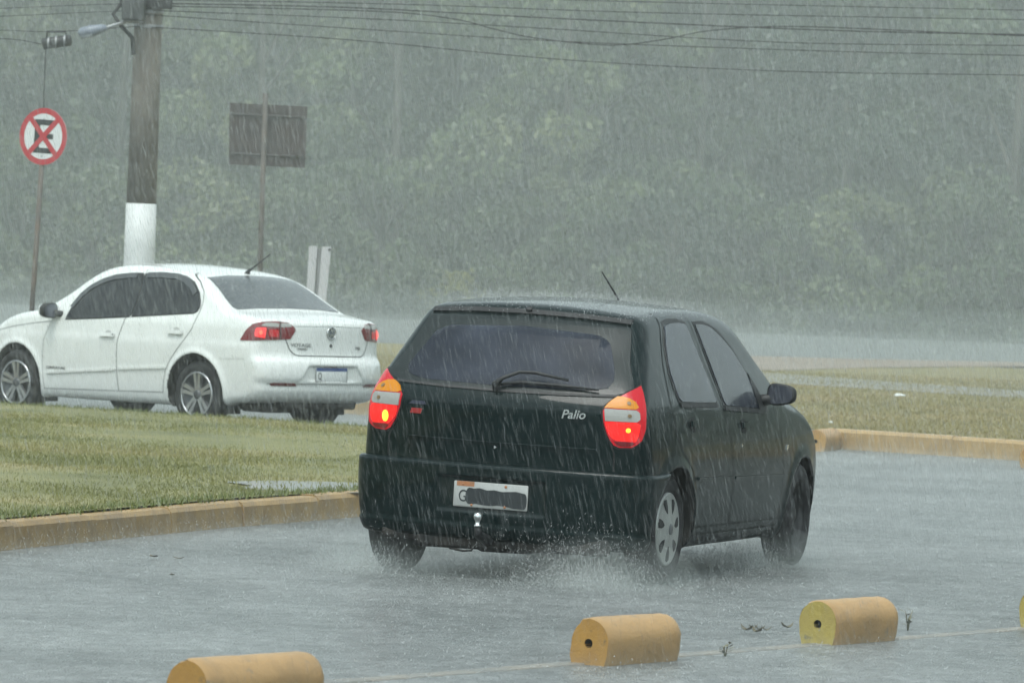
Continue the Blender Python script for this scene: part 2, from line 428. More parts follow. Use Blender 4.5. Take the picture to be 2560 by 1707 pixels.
def mirror_part(name, car, base, centre, size, m_shell, m_glass, side):
    """door mirror: rounded shell on a short arm, glass facing back"""
    bm = bmesh.new(); bmesh.ops.create_uvsphere(bm, u_segments=20, v_segments=12, radius=1.0)
    for v in bm.verts:
        x,y,z = v.co; pw = lambda t, e: math.copysign(abs(t)**e, t)
        x, z = pw(x,.62), pw(z,.62)
        yy = y*0.9 if y > 0 else max(y, -0.35)
        taper = 1.0 - 0.18*(x*side)
        v.co = Vector((x*size[0], yy*size[1], z*size[2]*taper))
    me = bm_mesh(bm); o = link(name, me, m_shell, car.root, True)
    o.location = Vector(car.loc(centre)[0]); o.rotation_euler = (0,0, -0.12*side)
    g = bmesh.new(); vs = []
    for k in range(28):
        t = 2*math.pi*k/28; c_, s_ = math.cos(t), math.sin(t); pw = lambda q, e: math.copysign(abs(q)**e, q)
        x, z = pw(c_,.62), pw(s_,.62); vs.append(g.verts.new((x*size[0]*.86, -0.37*size[1], z*size[2]*.84*(1-.18*x*side))))
    g.faces.new(vs); r_ = bmesh.ops.extrude_face_region(g, geom=g.faces[:])
    for v in r_['geom']:
        if isinstance(v, bmesh.types.BMVert): v.co.y += 0.01
    link('mirror_glass', bm_mesh(g), m_glass, o)
    b = Vector(car.loc(base)[0]); c = Vector(car.loc(centre)[0]); Mi = Matrix.Rotation(0.12*side, 3, 'Z')
    e = Mi @ (b - c)
    tube('mirror_arm', [e, e*0.5 + Vector((0,.01,-.005)), Vector((-size[0]*.6*side, 0.02, -size[2]*.3))], [.035,.03,.025], m_shell, o, 8)
    return o

def arch_faces(c, HUB, R_):
    u,v,z = c.C.T
    for hu,hz in HUB:
        for sd in (1,-1):
            r = np.hypot(u-hu, z-hz); n = (c.FN[:,0]*(u-hu) + c.FN[:,2]*(z-hz))/np.maximum(r,1e-6)
            m = (v*sd > 0) & (((r < R_+.02) & (n < -.55)) | ((r < R_+.004) & (np.abs(v) < .62)))
            c.part('wheel_arch', m, M_under)

# ------------------------------------------------------------------ dark green hatchback
def build_hatchback():
    root = empty('hatchback_car', (-0.0909, 27.42, 0.0), -0.337)
    tag(root, 'dark green wet hatchback with lit red brake lights driving through the rain', 'car')
    prof = Profile([(.20,.20),(.10,.26),(.075,.42),(.070,.60),(.060,.75),(.055,.88),(.068,.93),(.105,.985),(.20,1.10),(.34,1.27),(.445,1.378),(.50,1.405),
                    (.60,1.418),(.95,1.437),(1.35,1.445),(1.75,1.435),(2.05,1.395),(2.25,1.31),(2.50,1.155),(2.72,1.01),(2.84,.955),(3.1,.905),(3.40,.83),
                    (3.60,.74),(3.70,.62),(3.735,.48),(3.72,.33),(3.64,.22),(3.3,.19),(2.5,.185),(1.5,.185),(.7,.185)], -.2, 3.95, -.05, 1.7)
    W = curve1([(.10,.72),(.18,.745),(.28,.778),(.42,.797),(.56,.802),(.70,.800),(.80,.792),(.87,.780),(.93,.764),(1.0,.738),(1.15,.678),(1.35,.598),(1.47,.545)])
    PL = curve1([(-.2,.90),(.0,.935),(.3,.975),(.7,1.0),(1.5,1.0),(2.2,.995),(2.7,.98),(3.1,.955),(3.45,.90),(3.8,.80)])
    HUB = ((.60,.285),(3.0,.285))
    def base(u,v,z):
        av = np.abs(v); q = av/.8
        up = u - (.115*q**3)*(1-sstep(.5,1.3,u)) + (.22*q**2.4)*sstep(1.8,2.5,u) + .10*q**3*sstep(2.9,3.5,u)
        zp = z + .055*(av/.7)**2*sstep(1.02,1.25,z)
        return smax(prof(up, zp), av - W(z)*PL(u), .075)
    def arches(f,u,v,z,R_=.335,k=.012):
        for hu,hz in HUB:
            r = np.sqrt((u-hu)**2+(z-hz)**2); lip = .014*np.exp(-((r-R_)/.045)**2)*sstep(.5,.7,np.abs(v))
            f = smax(f - lip, -np.maximum(r-R_, .50-np.abs(v)), k)
        return f
    body = lambda u,v,z: arches(base(u,v,z),u,v,z)
    c = Car(root, body, (-.06,3.86,.92,.12,1.50), .016, .025, M_dark)
    def bump_f(u,v,z):
        off = .030 + .010*(1-sstep(.262,.285,z)) - .035*(1-sstep(.17,.21,z))
        f = base(u,v,z) - off
        top = .588 + .012*sstep(.25,.5,u)
        f = smax(f, z-top, .022); f = smax(f, .165-z, .02); f = smax(f, u-.56, .01)
        f = smax(f, -np.maximum(np.maximum(np.abs(v+.015)-.29, np.abs(z-.43)-.085), u-.062), .012)      # number plate recess
        hu,hz = HUB[0]; r = np.sqrt((u-hu)**2+(z-hz)**2)
        return smax(f, -(r-.335), .012)
    b = Car(root, bump_f, (-.06,.60,.94,.12,.66), .012, .025, M_dark)
    bump = b.part('rear_bumper', np.ones(len(b.Q),bool), M_dark)
    # ---- panels cut from the shell
    C = c.C; u,v,z = C.T
    arch_faces(c, HUB, .335)
    rdoor = [(.81,1.395),(.70,1.27),(.612,1.146),(.545,.949),(.575,.78),(.70,.69),(.85,.60),(.925,.50),(.945,.35),(.945,.26),(1.60,.26),(1.585,.533),(1.52,.75),(1.40,.93),(1.33,1.15),(1.275,1.395)]
    fdoor = [(1.275,1.395),(1.33,1.15),(1.40,.93),(1.52,.75),(1.585,.533),(1.60,.26),(2.56,.26),(2.56,.60),(2.46,.80),(2.30,.95),(2.10,1.14),(1.95,1.27),(1.78,1.36),(1.5,1.395)]
    out = np.abs(c.FN[:,1]) > .25
    doors = {}
    for sd in (1,-1):
        sm = out & (v*sd > .3)
        doors[('r',sd)] = c.part('rear_door', sm & in_poly(u,z,rdoor), M_dark)
        doors[('f',sd)] = c.part('front_door', sm & in_poly(u,z,fdoor), M_dark)
    tg = [(-.56,1.365),(.56,1.365),(.62,1.15),(.685,1.0),(.535,.915),(.56,.80),(.60,.70),(.60,.56),(-.60,.56),(-.60,.70),(-.56,.80),(-.535,.915),(-.685,1.0),(-.62,1.15)]
    tail = c.part('tailgate', (u < .75) & (c.FN[:,0] < -.2) & in_poly(v,z,tg), M_dark)
    hood = c.part('hood', (u > 2.62) & (c.FN[:,2] > .5) & (np.abs(v) < .66) & (z < 1.0) & (z > .5), M_dark)
    roof = c.part('roof', (z > 1.2) & (c.FN[:,2] > .75) & (np.abs(v) < .5), M_dark)
    c.part('body_shell', np.ones(len(c.Q),bool), M_dark)
    # ---- seams
    for sd, fr in ((1,('R',)),(-1,('L',))):
        ds = doors[('r',sd)]; df = doors[('f',sd)]
        c.merge_strips('door_gap', [rdoor[:10], rdoor[9:11]], fr, M_seam_d, .008, ds)
        c.merge_strips('door_gap', [fdoor[:6], fdoor[5:9]], fr, M_seam_d, .008, df)
        # glass with rubber frame
        rw = [(.826,1.337),(.93,1.352),(1.08,1.355),(1.20,1.347),(1.27,1.15),(1.332,.943),(1.0,.945),(.73,.952),(.688,.972),(.674,1.10),(.735,1.235)]
        fw = [(1.357,1.347),(1.50,1.347),(1.62,1.332),(1.76,1.28),(1.889,1.21),(2.03,1.081),(2.215,.897),(1.80,.912),(1.457,.927),(1.405,1.15)]
        def grow(P, d):
            P = np.array(P); c0 = P.mean(0); o = P - c0; return (c0 + o*(1 + d/np.linalg.norm(o,axis=1,keepdims=True))).tolist()
        fr_r = c.panel('window_frame', grow(rw,.022), fr, M_black, .003, .05, ds); fr_f = c.panel('window_frame', grow(fw,.024), fr, M_black, .003, .05, df)
        c.panel('window_pane', grow(rw,-.004), fr, M_glass_d, .007, .045, ds)
        c.panel('window_pane', [p for p in grow(fw,-.004)], fr, M_glass_d, .007, .045, df)
        c.panel('quarter_trim', [(2.03,1.09),(2.235,.89),(2.06,.895)], fr, M_black, .011, .05, df)
        c.strip('window_sill_trim', [(.70,.938),(1.33,.930)], fr, M_chrome if False else M_black, .022, .008, ds)
        c.strip('window_sill_trim', [(1.45,.914),(2.20,.884)], fr, M_black, .022, .008, df)
        c.strip('side_moulding', [(.94,.557),(1.575,.545)], fr, M_dark, .016, .012, ds)
        c.strip('side_moulding', [(1.60,.545),(2.55,.533)], fr, M_dark, .016, .012, df)
        c.strip('sill_gap', [(.95,.300),(2.60,.298)], fr, M_seam_d, .007, .0018)
        for uu, zz, par in ((.85,.835,ds),(1.755,.815,df)):
            k = c.panel('handle_recess', [(uu+.055*math.cos(t), zz+.040*math.sin(t)) for t in np.linspace(0,2*math.pi,17)[:-1]], fr, M_seam_d, .002, .03, par)
            c.panel('door_handle', [(uu-.05,zz-.008),(uu+.05,zz-.008),(uu+.05,zz+.020),(uu-.05,zz+.020)], fr, M_dark, .018, .03, par)
        c.panel('door_lock', [(1.71+.012*math.cos(t), .715+.014*math.sin(t)) for t in np.linspace(0,2*math.pi,9)[:-1]], fr, M_chrome, .004, .02, df)
        c.panel('side_badge', [(2.59,.665),(2.635,.69),(2.625,.70),(2.59,.695)], fr, M_chrome, .005, .03)
    # ---- tailgate details
    glass = [(-.545,1.335),(-.3,1.350),(0,1.356),(.3,1.350),(.545,1.335),(.60,1.15),(.672,1.012),(.60,.985),(.3,.975),(0,.972),(-.3,.975),(-.60,.985),(-.672,1.012),(-.60,1.15)]
    rw_ = c.panel('rear_window', glass, ('B',), M_frit, .004, .04, tail)
    clear = [(-.40,1.275),(0,1.295),(.40,1.275),(.47,1.245),(.535,1.12),(.56,1.06),(.54,1.015),(.44,.995),(0,.988),(-.44,.995),(-.54,1.015),(-.56,1.06),(-.535,1.12),(-.47,1.245)]
    c.panel('rear_window_pane', clear, ('B',), M_glass_d, .006, .04, tail)
    sp = [(-.54,1.345),(-.3,1.360),(0,1.366),(.3,1.360),(.54,1.345)]
    c.strip('roof_edge_seal', sp, ('B',), M_black, .022, .010, tail)
    for gl in ([(-.672,1.012),(-.55,.93),(-.535,.90),(-.565,.79),(-.61,.69),(-.61,.60)], [(.672,1.012),(.55,.93),(.535,.90),(.565,.79),(.61,.69),(.61,.60)]): c.strip('tailgate_gap', gl, ('B',), M_seam_d, .009, .0018, tail)
    c.strip('glass_edge', [(-.60,.978),(-.3,.968),(0,.965),(.3,.968),(.60,.978)], ('B',), M_black, .012, .005, tail)
    c.strip('tailgate_crease', [(-.50,.703),(0,.700),(.52,.703)], ('B',), M_dark, .007, .006, tail)
    c.panel('tailgate_lock', [(-.012+.010*math.cos(t), .678+.010*math.sin(t)) for t in np.linspace(0,2*math.pi,9)[:-1]], ('B',), M_chrome, .004, .02, tail)
    c.text('model_badge', 'Palio', .062, .395, .872, ('B',), M_chrome, tail, .004, 1.05, .25, .003, .0012)
    c.panel('dark_badge', [(-.50,.867),(-.40,.867),(-.395,.884),(-.495,.884)], ('B',), mat('badge_dark',(.03,.035,.06),.4), .004, .03, tail)
    c.panel('red_badge', [(-.49,.820),(-.425,.820),(-.420,.846),(-.485,.846)], ('B',), M_badge_red, .004, .03, tail)
    # washer jet and wiper
    wm = c.place(0.0, 1.372, ('B',), .006)
    o = box('washer_jet', -.016,.016,-.014,.014,0,.018, M_black, tail, .005); o.matrix_local = wm
    def rp(vv, zz, off):
        h_, n_, d_ = c.hit(vv, zz, ('B',)); return Vector(c.loc(h_ + n_*off)[0])
    wip = tube('wiper', [rp(-.03,.965,.015), rp(-.03,.972,.045), rp(0.0,1.0,.05), rp(.08,1.035,.05), rp(.16,1.040,.045), rp(.34,1.018,.04)], [.020,.020,.010,.009,.009,.007], M_black, tail, 8)
    tube('wiper_blade', [rp(-.03,.985,.02), rp(.1,1.002,.022), rp(.3,1.0,.022), rp(.50,.992,.020)], [.007,.010,.009,.005], M_black, wip, 6)
    # ---- tail lamps
    out_ = [(.716,1.036),(.64,.997),(.565,.955),(.516,.913),(.521,.85),(.542,.79),(.572,.738),(.60,.722),(.67,.726),(.715,.757),(.735,.82),(.736,.93),(.726,1.0)]
    amb = [(.524,.917),(.548,.947),(.595,.978),(.640,.975),(.682,.952),(.697,.918)]
    wht = [(.524,.913),(.697,.913),(.703,.856),(.528,.853)]
    lit = [(.530,.849),(.704,.852),(.701,.80),(.690,.757),(.578,.757),(.545,.80)]
    drk = [(.576,.753),(.690,.753),(.668,.731),(.602,.727)]
    for sd in (1,-1):
        fr = ('D', sd*R(30)); mm = lambda P: [(p[0]*sd, p[1]) for p in P][::sd]
        g = lambda P, d: [(p[0]+(p[0]-.63)*d, p[1]+(p[1]-.87)*d) for p in P]
        hs = c.panel('tail_lamp', mm(out_), fr, M_red, .008, .03)
        c.panel('lamp_gasket', mm(g(out_,.07)), fr, M_seam_d, .004, .03, hs)
        c.panel('indicator_lens', mm(amb), fr, M_amber, .012, .03, hs)
        c.panel('reversing_lens', mm(wht), fr, M_clear, .012, .03, hs)
        c.panel('brake_lens', mm(lit), fr, M_redlit, .012, .03, hs)
        c.panel('lower_lens', mm(drk), fr, M_reddark, .011, .03, hs)
        bu = (.646,.812) if sd == 1 else (.60,.795); rr = (.012,.012) if sd == 1 else (.018,.030)
        c.panel('brake_bulb', mm([(bu[0]+rr[0]*math.cos(t), bu[1]+rr[1]*math.sin(t)) for t in np.linspace(0,2*math.pi,13)[:-1]]), fr, M_bulb, .016, .006, hs)
        for cx, cz in ((.645,.945),(.648,.885)):
            c.panel('bulb_shadow', mm([(cx+.010*math.cos(t), cz+.010*math.sin(t)) for t in np.linspace(0,2*math.pi,9)[:-1]]), fr, mat('bulb_dim',(.20,.13,.06),.4), .0145, .006, hs)
    # ---- plate, towbar
    pm = b.place(-.015, .43, ('B',), .006)
    pl = box('number_plate', -.2,.2,-.065,.065,0,.006, M_plate, bump, .005); pl.matrix_local = pm @ Matrix.Rotation(R(-1.2),4,'Z')
    box('rust_patch', -.185,-.09,.040,.0645,.0062,.0072, M_rust, pl)
    for bx, by in ((-.15,.05),(.08,.05),(-.10,-.053),(.08,-.053)):
        lt = lathe('plate_bolt', [(0,.0085),(.006,.0085),(.008,.0062)], M_rust, pl, 8, 'z'); lt.location = (bx,by,0)
    to = text_mesh('plate_letter', 'G', .086, M_ink, pl, .0008); to.location = (-.150,-.012,.0075); to.scale = (.75,1,1)
    blob = [(-.115+.02*math.cos(t)-.0, -.008+.042*math.sin(t)) for t in np.linspace(math.pi*.5, math.pi*1.5, 8)]
    top_ = [(.185+.012*math.cos(t), -.018+.040*math.sin(t)) for t in np.linspace(-math.pi*.5, math.pi*.5, 8)]
    up_ = [(.14,.030),(.10,.027),(.06,.024),(.02,.030),(-.02,.026),(-.06,.035),(-.09,.031)]; dn_ = [(-.08,-.046),(-.04,-.050),(.0,-.052),(.04,-.047),(.09,-.050),(.13,-.058)]
    poly_extrude('redaction_blot', blob + dn_ + top_ + up_, .0066, .0084, M_ink, pl)  # added blot that blacks out the plate number, not a part of the car
    hit_ = empty('tow_hitch', (0,0,0), 0, root)
    P = lambda vv,uu,zz: Vector(c.loc((uu,vv,zz))[0])
    tube('hitch_bar', [P(-.03,.30,.20), P(-.03,.06,.205), P(-.03,-.055,.235), P(-.03,-.075,.275)], [.03,.03,.024,.018], M_black, hit_, 8)
    lb = lathe('tow_ball', [(0,.052),(.012,.050),(.021,.042),(.025,.030),(.022,.017),(.014,.006),(.013,-.010),(.020,-.012),(.020,-.022),(0,-.022)], M_chrome, hit_, 20, 'z'); lb.location = P(-.03,-.075,.298)
    # ---- underbody
    un = empty('underbody', (0,0,0), 0, root)
    box('rear_axle_beam', -.60,.60,.52,.68,.20,.29, M_under, un, .03)
    box('silencer', -.14,.20,.16,.55,.135,.26, M_under, un, .045)
    tube('exhaust_pipe', [(.05,.5,.19),(.02,1.2,.17),(0,2.4,.18)], .03, M_under, un, 8)
    box('floor_pan', -.62,.62,.12,3.5,.185,.25, M_under, un, .02)
    box('valance', -.42,.62,.10,.16,.150,.24, M_under, un, .02)
    tube('hanging_cable', [(-.10,.10,.17),(-.11,.09,.145),(-.16,.10,.140),(-.24,.12,.15)], .006, M_under, un, 6)
    for hu,hz in HUB:
        for sd in (1,-1): box('arch_liner', .30*sd if sd > 0 else -.60, .60 if sd > 0 else -.30, hu-.30, hu+.30, .34, .62, M_under, un, .05)
    # ---- mirrors, aerial
    for sd in (1,-1): mirror_part('door_mirror', c, (2.16,.72*sd,.935), (2.17,.868*sd,.985), (.082,.062,.058), M_black, M_mirror, sd)
    a0 = c.hit(1.90, 0.0, ('T',))[0]; a0 = Vector(c.loc(a0)[0])
    tube('roof_aerial', [a0, a0+Vector((0,-.012,.02)), a0+Vector((-.005,-.30,.165))], [.014,.006,.0035], M_black, root, 6)
    # ---- wheels
    for hu in (0,1):
        for sd in (1,-1):
            w = empty('wheel', (sd*.695, HUB[hu][0], .283), 0, root)
            if hu: w.rotation_euler = (0,0,R(3))
            if sd < 0: w.rotation_euler = (0,0,math.pi + (R(3) if hu else 0))
            tyre_part(w, .285, .185, .172)
            if hu and sd > 0:
                rm = lathe('steel_rim', [(.192,.070),(.185,.066),(.178,.040),(.165,.020),(.12,.012),(.09,.035),(.045,.045),(.03,.055),(0,.058)], M_steel, w, 40); tag(rm, 'bare dark steel wheel without a cover')
                for k in range(8):
                    t = 2*math.pi*k/8
                    ho = lathe('rim_slot', [(.022,.020),(.020,.024),(0,.022)], M_rubber, w, 12); ho.location = (0,.138*math.cos(t),.138*math.sin(t))
                continue
            rm = lathe('wheel_cover', [(.190,.068),(.189,.078),(.180,.082),(.172,.078),(.10,.086),(.05,.090),(.035,.094),(0,.095)], M_silver, w, 48)
            for k in range(7):
                t = 2*math.pi*(k+.3)/7
                pts = [(.085,-.12),(.120,-.24),(.160,-.20),(.168,-.04),(.160,.10),(.125,.10),(.095,.02)]
                bm = bmesh.new()
                fv = [bm.verts.new((.0865 - .06*(r_-.10), r_*math.cos(t+a_), r_*math.sin(t+a_))) for r_,a_ in pts]
                f_ = bm.faces.new(fv); ex = bmesh.ops.extrude_face_region(bm, geom=[f_])
                for vv in ex['geom']:
                    if isinstance(vv, bmesh.types.BMVert): vv.co.x -= .010
                link('cover_opening', bm_mesh(bm), M_rubber, w)
            lathe('hub_cap', [(.030,.094),(.028,.099),(.012,.101),(0,.101)], M_alloy_d, w, 20)
    return root, c, b
hatch, hatch_c, hatch_b = build_hatchback()

# ------------------------------------------------------------------ white sedan
def build_sedan():
    root = empty('sedan_car', (-1.5645, 48.5, 0.0), 0.82)
    tag(root, 'white four-door sedan with brake lights on behind the grass island', 'car')
    prof = Profile([(.30,.25),(.13,.29),(.060,.36),(.050,.43),(.022,.48),(.020,.56),(.035,.63),(.075,.68),(.085,.76),(.088,.88),(.092,.95),(.115,.990),(.17,1.012),(.35,1.045),
                    (.52,1.070),(.62,1.10),(.80,1.20),(1.0,1.31),(1.15,1.378),(1.35,1.425),(1.65,1.455),(2.0,1.465),(2.3,1.45),(2.52,1.40),(2.75,1.30),(3.0,1.16),(3.22,1.03),
                    (3.35,.985),(3.6,.945),(3.85,.88),(4.05,.78),(4.16,.66),(4.21,.50),(4.19,.32),(4.10,.22),(3.7,.19),(2.8,.185),(1.9,.185),(1.2,.19),(.7,.22)], -.2, 4.4, -.05, 1.7)
    W = curve1([(.10,.74),(.20,.775),(.30,.803),(.45,.820),(.60,.830),(.74,.832),(.79,.824),(.86,.815),(.94,.803),(1.0,.782),(1.06,.755),(1.2,.70),(1.38,.618),(1.48,.56)])
    PL = curve1([(-.2,.88),(.0,.925),(.35,.975),(.8,1.0),(1.8,1.0),(2.6,.998),(3.1,.985),(3.5,.95),(3.9,.88),(4.3,.76)])
    HUB = ((.975,.300),(3.415,.300))
    def base(u,v,z):
        av = np.abs(v); q = av/.8
        up = u - (.19*q**3)*(1-sstep(.35,.95,u)) + (.20*q**2.4)*sstep(2.2,3.0,u) + .16*q**3*sstep(3.4,4.0,u)
        zp = z + .055*(av/.7)**2*sstep(.98,1.2,z)
        f = smax(prof(up, zp), av - W(z)*PL(u), .07)
        # raised edge of the bumper recess round the plate
        hw = .30 + .10*np.clip((.60-z)/.14,0,1)
        f = smax(f, -np.maximum(np.maximum(np.abs(v)-hw, np.abs(z-.53)-.065), u-.055), .02)
        return f
    def body(u,v,z):
        f = base(u,v,z)
        for hu,hz in HUB:
            r = np.sqrt((u-hu)**2+(z-hz-.01)**2); lip = .016*np.exp(-((r-.36)/.045)**2)*sstep(.5,.75,np.abs(v))
            f = smax(f - lip, -np.maximum(r-.355, .52-np.abs(v)), .012)
        return f
    c = Car(root, body, (-.06,4.3,.94,.12,1.52), .017, 0.0, M_white)
    C = c.C; u,v,z = C.T
    arch_faces(c, HUB, .358)
    rdoor = [(1.30,1.385),(1.14,1.31),(1.03,1.22),(1.000,1.13),(1.005,1.02),(1.045,.89),(1.14,.77),(1.227,.676),(1.31,.58),(1.355,.50),(1.385,.40),(1.395,.30),(1.995,.285),(2.012,.50),(2.010,.729),(1.975,.86),(1.937,.957),(1.88,1.15),(1.88,1.40),(1.5,1.405)]
    fdoor = [(1.88,1.40),(1.88,1.15),(1.937,.957),(1.975,.86),(2.010,.729),(2.012,.50),(1.995,.285),(2.5,.275),(3.01,.262),(3.03,.50),(3.02,.70),(2.935,.885),(2.80,.99),(2.70,1.13),(2.5,1.275),(2.25,1.365)]
    out = np.abs(c.FN[:,1]) > .25
    doors = {}
    for sd in (-1,1):
        sm = out & (v*sd > .3)
        doors[('r',sd)] = c.part('rear_door', sm & in_poly(u,z,rdoor), M_white); doors[('f',sd)] = c.part('front_door', sm & in_poly(u,z,fdoor), M_white)
    lid_poly = [(-.60,1.10),(.60,1.10),(.56,1.0),(.535,.93),(.52,.83),(.48,.74),(.42,.688),(-.42,.688),(-.48,.74),(-.52,.83),(-.535,.93),(-.56,1.0)]
    lid = c.part('boot_lid', (u < .60) & (z > .66) & in_poly(v,z,lid_poly) & ((c.FN[:,0] < -.3) | (c.FN[:,2] > .3)), M_white)
    bump = c.part('rear_bumper', (u < .66) & (z < .645) & ((u < .4) | out), M_white)
    c.part('hood', (u > 3.2) & (c.FN[:,2] > .5) & (np.abs(v) < .66) & (z < 1.02), M_white)
    c.part('roof', (z > 1.25) & (c.FN[:,2] > .75) & (np.abs(v) < .53), M_white)
    c.part('body_shell', np.ones(len(c.Q),bool), M_white)
    for sd, fr in ((-1,('L',)),(1,('R',))):
        ds = doors[('r',sd)]; df = doors[('f',sd)]
        c.merge_strips('door_gap', [rdoor[:12], rdoor[12:19]], fr, M_seam, .007, ds)
        c.merge_strips('door_gap', [fdoor[8:13]], fr, mat('panel_gap_grey',(.30,.31,.31),.6), .007, df)
        c.strip('sill_gap', [(1.395,.300),(2.0,.285),(3.02,.262)], fr, mat('panel_gap_grey',(.30,.31,.31),.6), .010, .0018)
        c.strip('roof_channel', [(.62,1.10) if False else (1.05,1.33),(1.25,1.395),(1.55,1.42),(2.0,1.428)], fr, M_seam, .007, .0018) if False else None
        fw = [(2.735,.915),(2.725,.96),(2.66,1.11),(2.56,1.20),(2.448,1.267),(2.33,1.31),(2.20,1.340),(2.02,1.356),(1.90,1.356),(1.86,1.20),(1.872,.972),(2.3,.942)]
        rw = [(1.865,.974),(1.852,1.20),(1.892,1.358),(1.70,1.372),(1.482,1.367),(1.34,1.347),(1.20,1.295),(1.09,1.205),(1.035,1.12),(1.025,1.07),(1.045,1.036),(1.10,1.030),(1.5,1.0)]
        gf = c.panel('window_frame', [(2.75,.905),(2.73,.97),(2.67,1.12),(2.565,1.21),(2.45,1.278),(2.33,1.322),(2.20,1.351),(2.02,1.367),(1.885,1.367),(1.86,1.20),(1.87,.960),(2.3,.930)], fr, M_black, .003, .05, df)
        gr = c.panel('window_frame', [(1.87,.960),(1.86,1.20),(1.885,1.367),(1.70,1.382),(1.48,1.377),(1.335,1.356),(1.19,1.303),(1.08,1.212),(1.024,1.124),(1.013,1.066),(1.04,1.024),(1.10,1.018),(1.5,.988)], fr, M_black, .003, .05, ds)
        c.panel('window_pane', [(p[0]*.985+.034,p[1]) for p in fw], fr, M_glass_s, .006, .05, df)
        c.panel('window_pane', [(p[0]*.985+.022,p[1]) for p in rw], fr, M_glass_s, .006, .05, ds)
        M_defl = mat('smoked_deflector', (.05,.055,.06), .25, 0, .5, .5, .1)
        c.strip('rain_deflector', [(2.70,1.02),(2.62,1.135),(2.52,1.215),(2.40,1.272),(2.25,1.315),(2.05,1.336),(1.97,1.338)], fr, M_defl, .045, .014, df)
        c.strip('rain_deflector', [(1.84,1.345),(1.65,1.352),(1.45,1.345),(1.32,1.318),(1.21,1.265),(1.13,1.20)], fr, M_defl, .045, .014, ds)
        # body-side swage and door moulding
        c.strip('side_moulding', [(1.36,.527),(1.99,.490)], fr, M_white, .022, .012, ds); c.strip('side_moulding', [(2.02,.482),(2.97,.412)], fr, M_white, .022, .012, df)
        for uu, zz, par in ((1.245,.85,ds),(2.14,.79,df)):
            c.panel('handle_recess', [(uu+.05*math.cos(t), zz+.012+.034*math.sin(t)) for t in np.linspace(0,2*math.pi,15)[:-1]], fr, mat('recess_grey',(.42,.43,.42),.5), .0025, .03, par)
            c.panel('door_handle', [(uu-.095,zz-.018),(uu+.095,zz-.018),(uu+.105,zz),(uu+.09,zz+.016),(uu-.09,zz+.016),(uu-.105,zz)], fr, M_white, .026, .035, par)
        c.panel('door_lock', [(2.055+.011*math.cos(t), .793+.013*math.sin(t)) for t in np.linspace(0,2*math.pi,9)[:-1]], fr, M_black, .030, .02, df)
        c.strip('hood_gap', [(2.94,.885),(3.17,.862),(3.45,.825),(3.75,.77)], fr, mat('panel_gap_grey',(.30,.31,.31),.6), .009, .0018)
        c.strip('bumper_gap', [(.66,.635),(.50,.640),(.36,.645)], fr, mat('panel_gap_light',(.5,.51,.50),.6), .006, .0018)
    c.text('trim_lettering', 'COMFORTLINE', .034, 2.84, .458, ('L',), M_alloy_d, doors[('f',-1)], .004, 1.15, 0, .001)
    # rear
    glass = [(-.535,1.350),(-.3,1.372),(0,1.378),(.3,1.372),(.535,1.350),(.585,1.24),(.635,1.13),(.655,1.075),(.4,1.092),(0,1.100),(-.4,1.092),(-.655,1.075),(-.635,1.13),(-.585,1.24)]
    c.panel('rear_window', glass, ('B',), M_glass_w, .005, .04)
    c.merge_strips('boot_gap', [[(-.58,1.06),(-.56,1.0),(-.535,.93),(-.52,.83),(-.48,.74),(-.43,.694),(-.38,.688)], [(.58,1.06),(.56,1.0),(.535,.93),(.52,.83),(.48,.74),(.43,.694),(.38,.688)], [(-.40,.688),(.40,.688)]], ('B',), M_seam, .009, lid)
    c.strip('boot_edge_strip', [(-.5,.962),(0,.968),(.5,.962)], ('B',), M_white, .02, .006, lid)  # raised strip along the boot edge in the same white as the body
    out_ = [(.375,.925),(.438,.977),(.55,.988),(.68,.980),(.76,.960),(.82,.905),(.873,.806),(.70,.815),(.55,.825),(.424,.835)]
    for sd in (-1,1):
        fr = ('D', sd*R(45)); mm = lambda P: [(p[0]*sd, p[1]) for p in P][::sd]
        hs = c.panel('tail_lamp', mm(out_), fr, M_reddark, .007, .03)
        c.panel('clear_lens', mm([(.530,.975),(.66,.972),(.695,.945),(.530,.938)]), fr, M_clear, .010, .03, hs)
        c.panel('clear_lens', mm([(.405,.945),(.442,.972),(.512,.976),(.512,.938)]), fr, M_clear, .010, .03, hs)
        c.panel('brake_lens', mm([(.640,.932),(.735,.925),(.745,.85),(.65,.838)]), fr, mat('lit_lens_sedan',(.5,.01,.012),.15,0,.5,.7,.06,emit=(1,.03,.03),emit_s=.75), .010, .03, hs)
        c.panel('side_lens', mm([(.53,.915),(.615,.915),(.615,.850),(.53,.850)]), fr, mat('mid_red_lens',(.30,.008,.014),.2,emit=(1,.02,.03),emit_s=.12), .010, .03, hs)
        c.panel('brake_bulb', mm([(.688+.016*math.cos(t), .887+.022*math.sin(t)) for t in np.linspace(0,2*math.pi,11)[:-1]]), fr, M_bulb_r, .014, .008, hs)
        c.strip('lamp_gap', [(.522*sd,.985),(.520*sd,.90),(.515*sd,.832)], fr, M_seam, .008, .013, hs)
        c.panel('reflector_strip', [(sd*a,b_) for a,b_ in ((.42,.415),(.68,.415),(.68,.445),(.45,.445))][::sd], ('B',), mat('reflector_red',(.10,.012,.012),.3), .006, .04, bump)
    c.strip('bumper_lip', [(-.70,.437),(-.3,.440),(0,.440),(.3,.440),(.70,.437)], ('B',), mat('recess_grey',(.42,.43,.42),.5), .012, .004, bump)
    for vv in (-.60,-.28,.05,.30): c.panel('parking_sensor', [(vv+.011*math.cos(t), .625+.011*math.sin(t)) for t in np.linspace(0,2*math.pi,9)[:-1]], ('B',), mat('sensor_white',(.62,.64,.63),.4), .003, .02, bump)
    # emblem
    em = empty('emblem', (0,0,0), 0, root); em.matrix_local = c.place(0.0, .895, ('B',), .003)
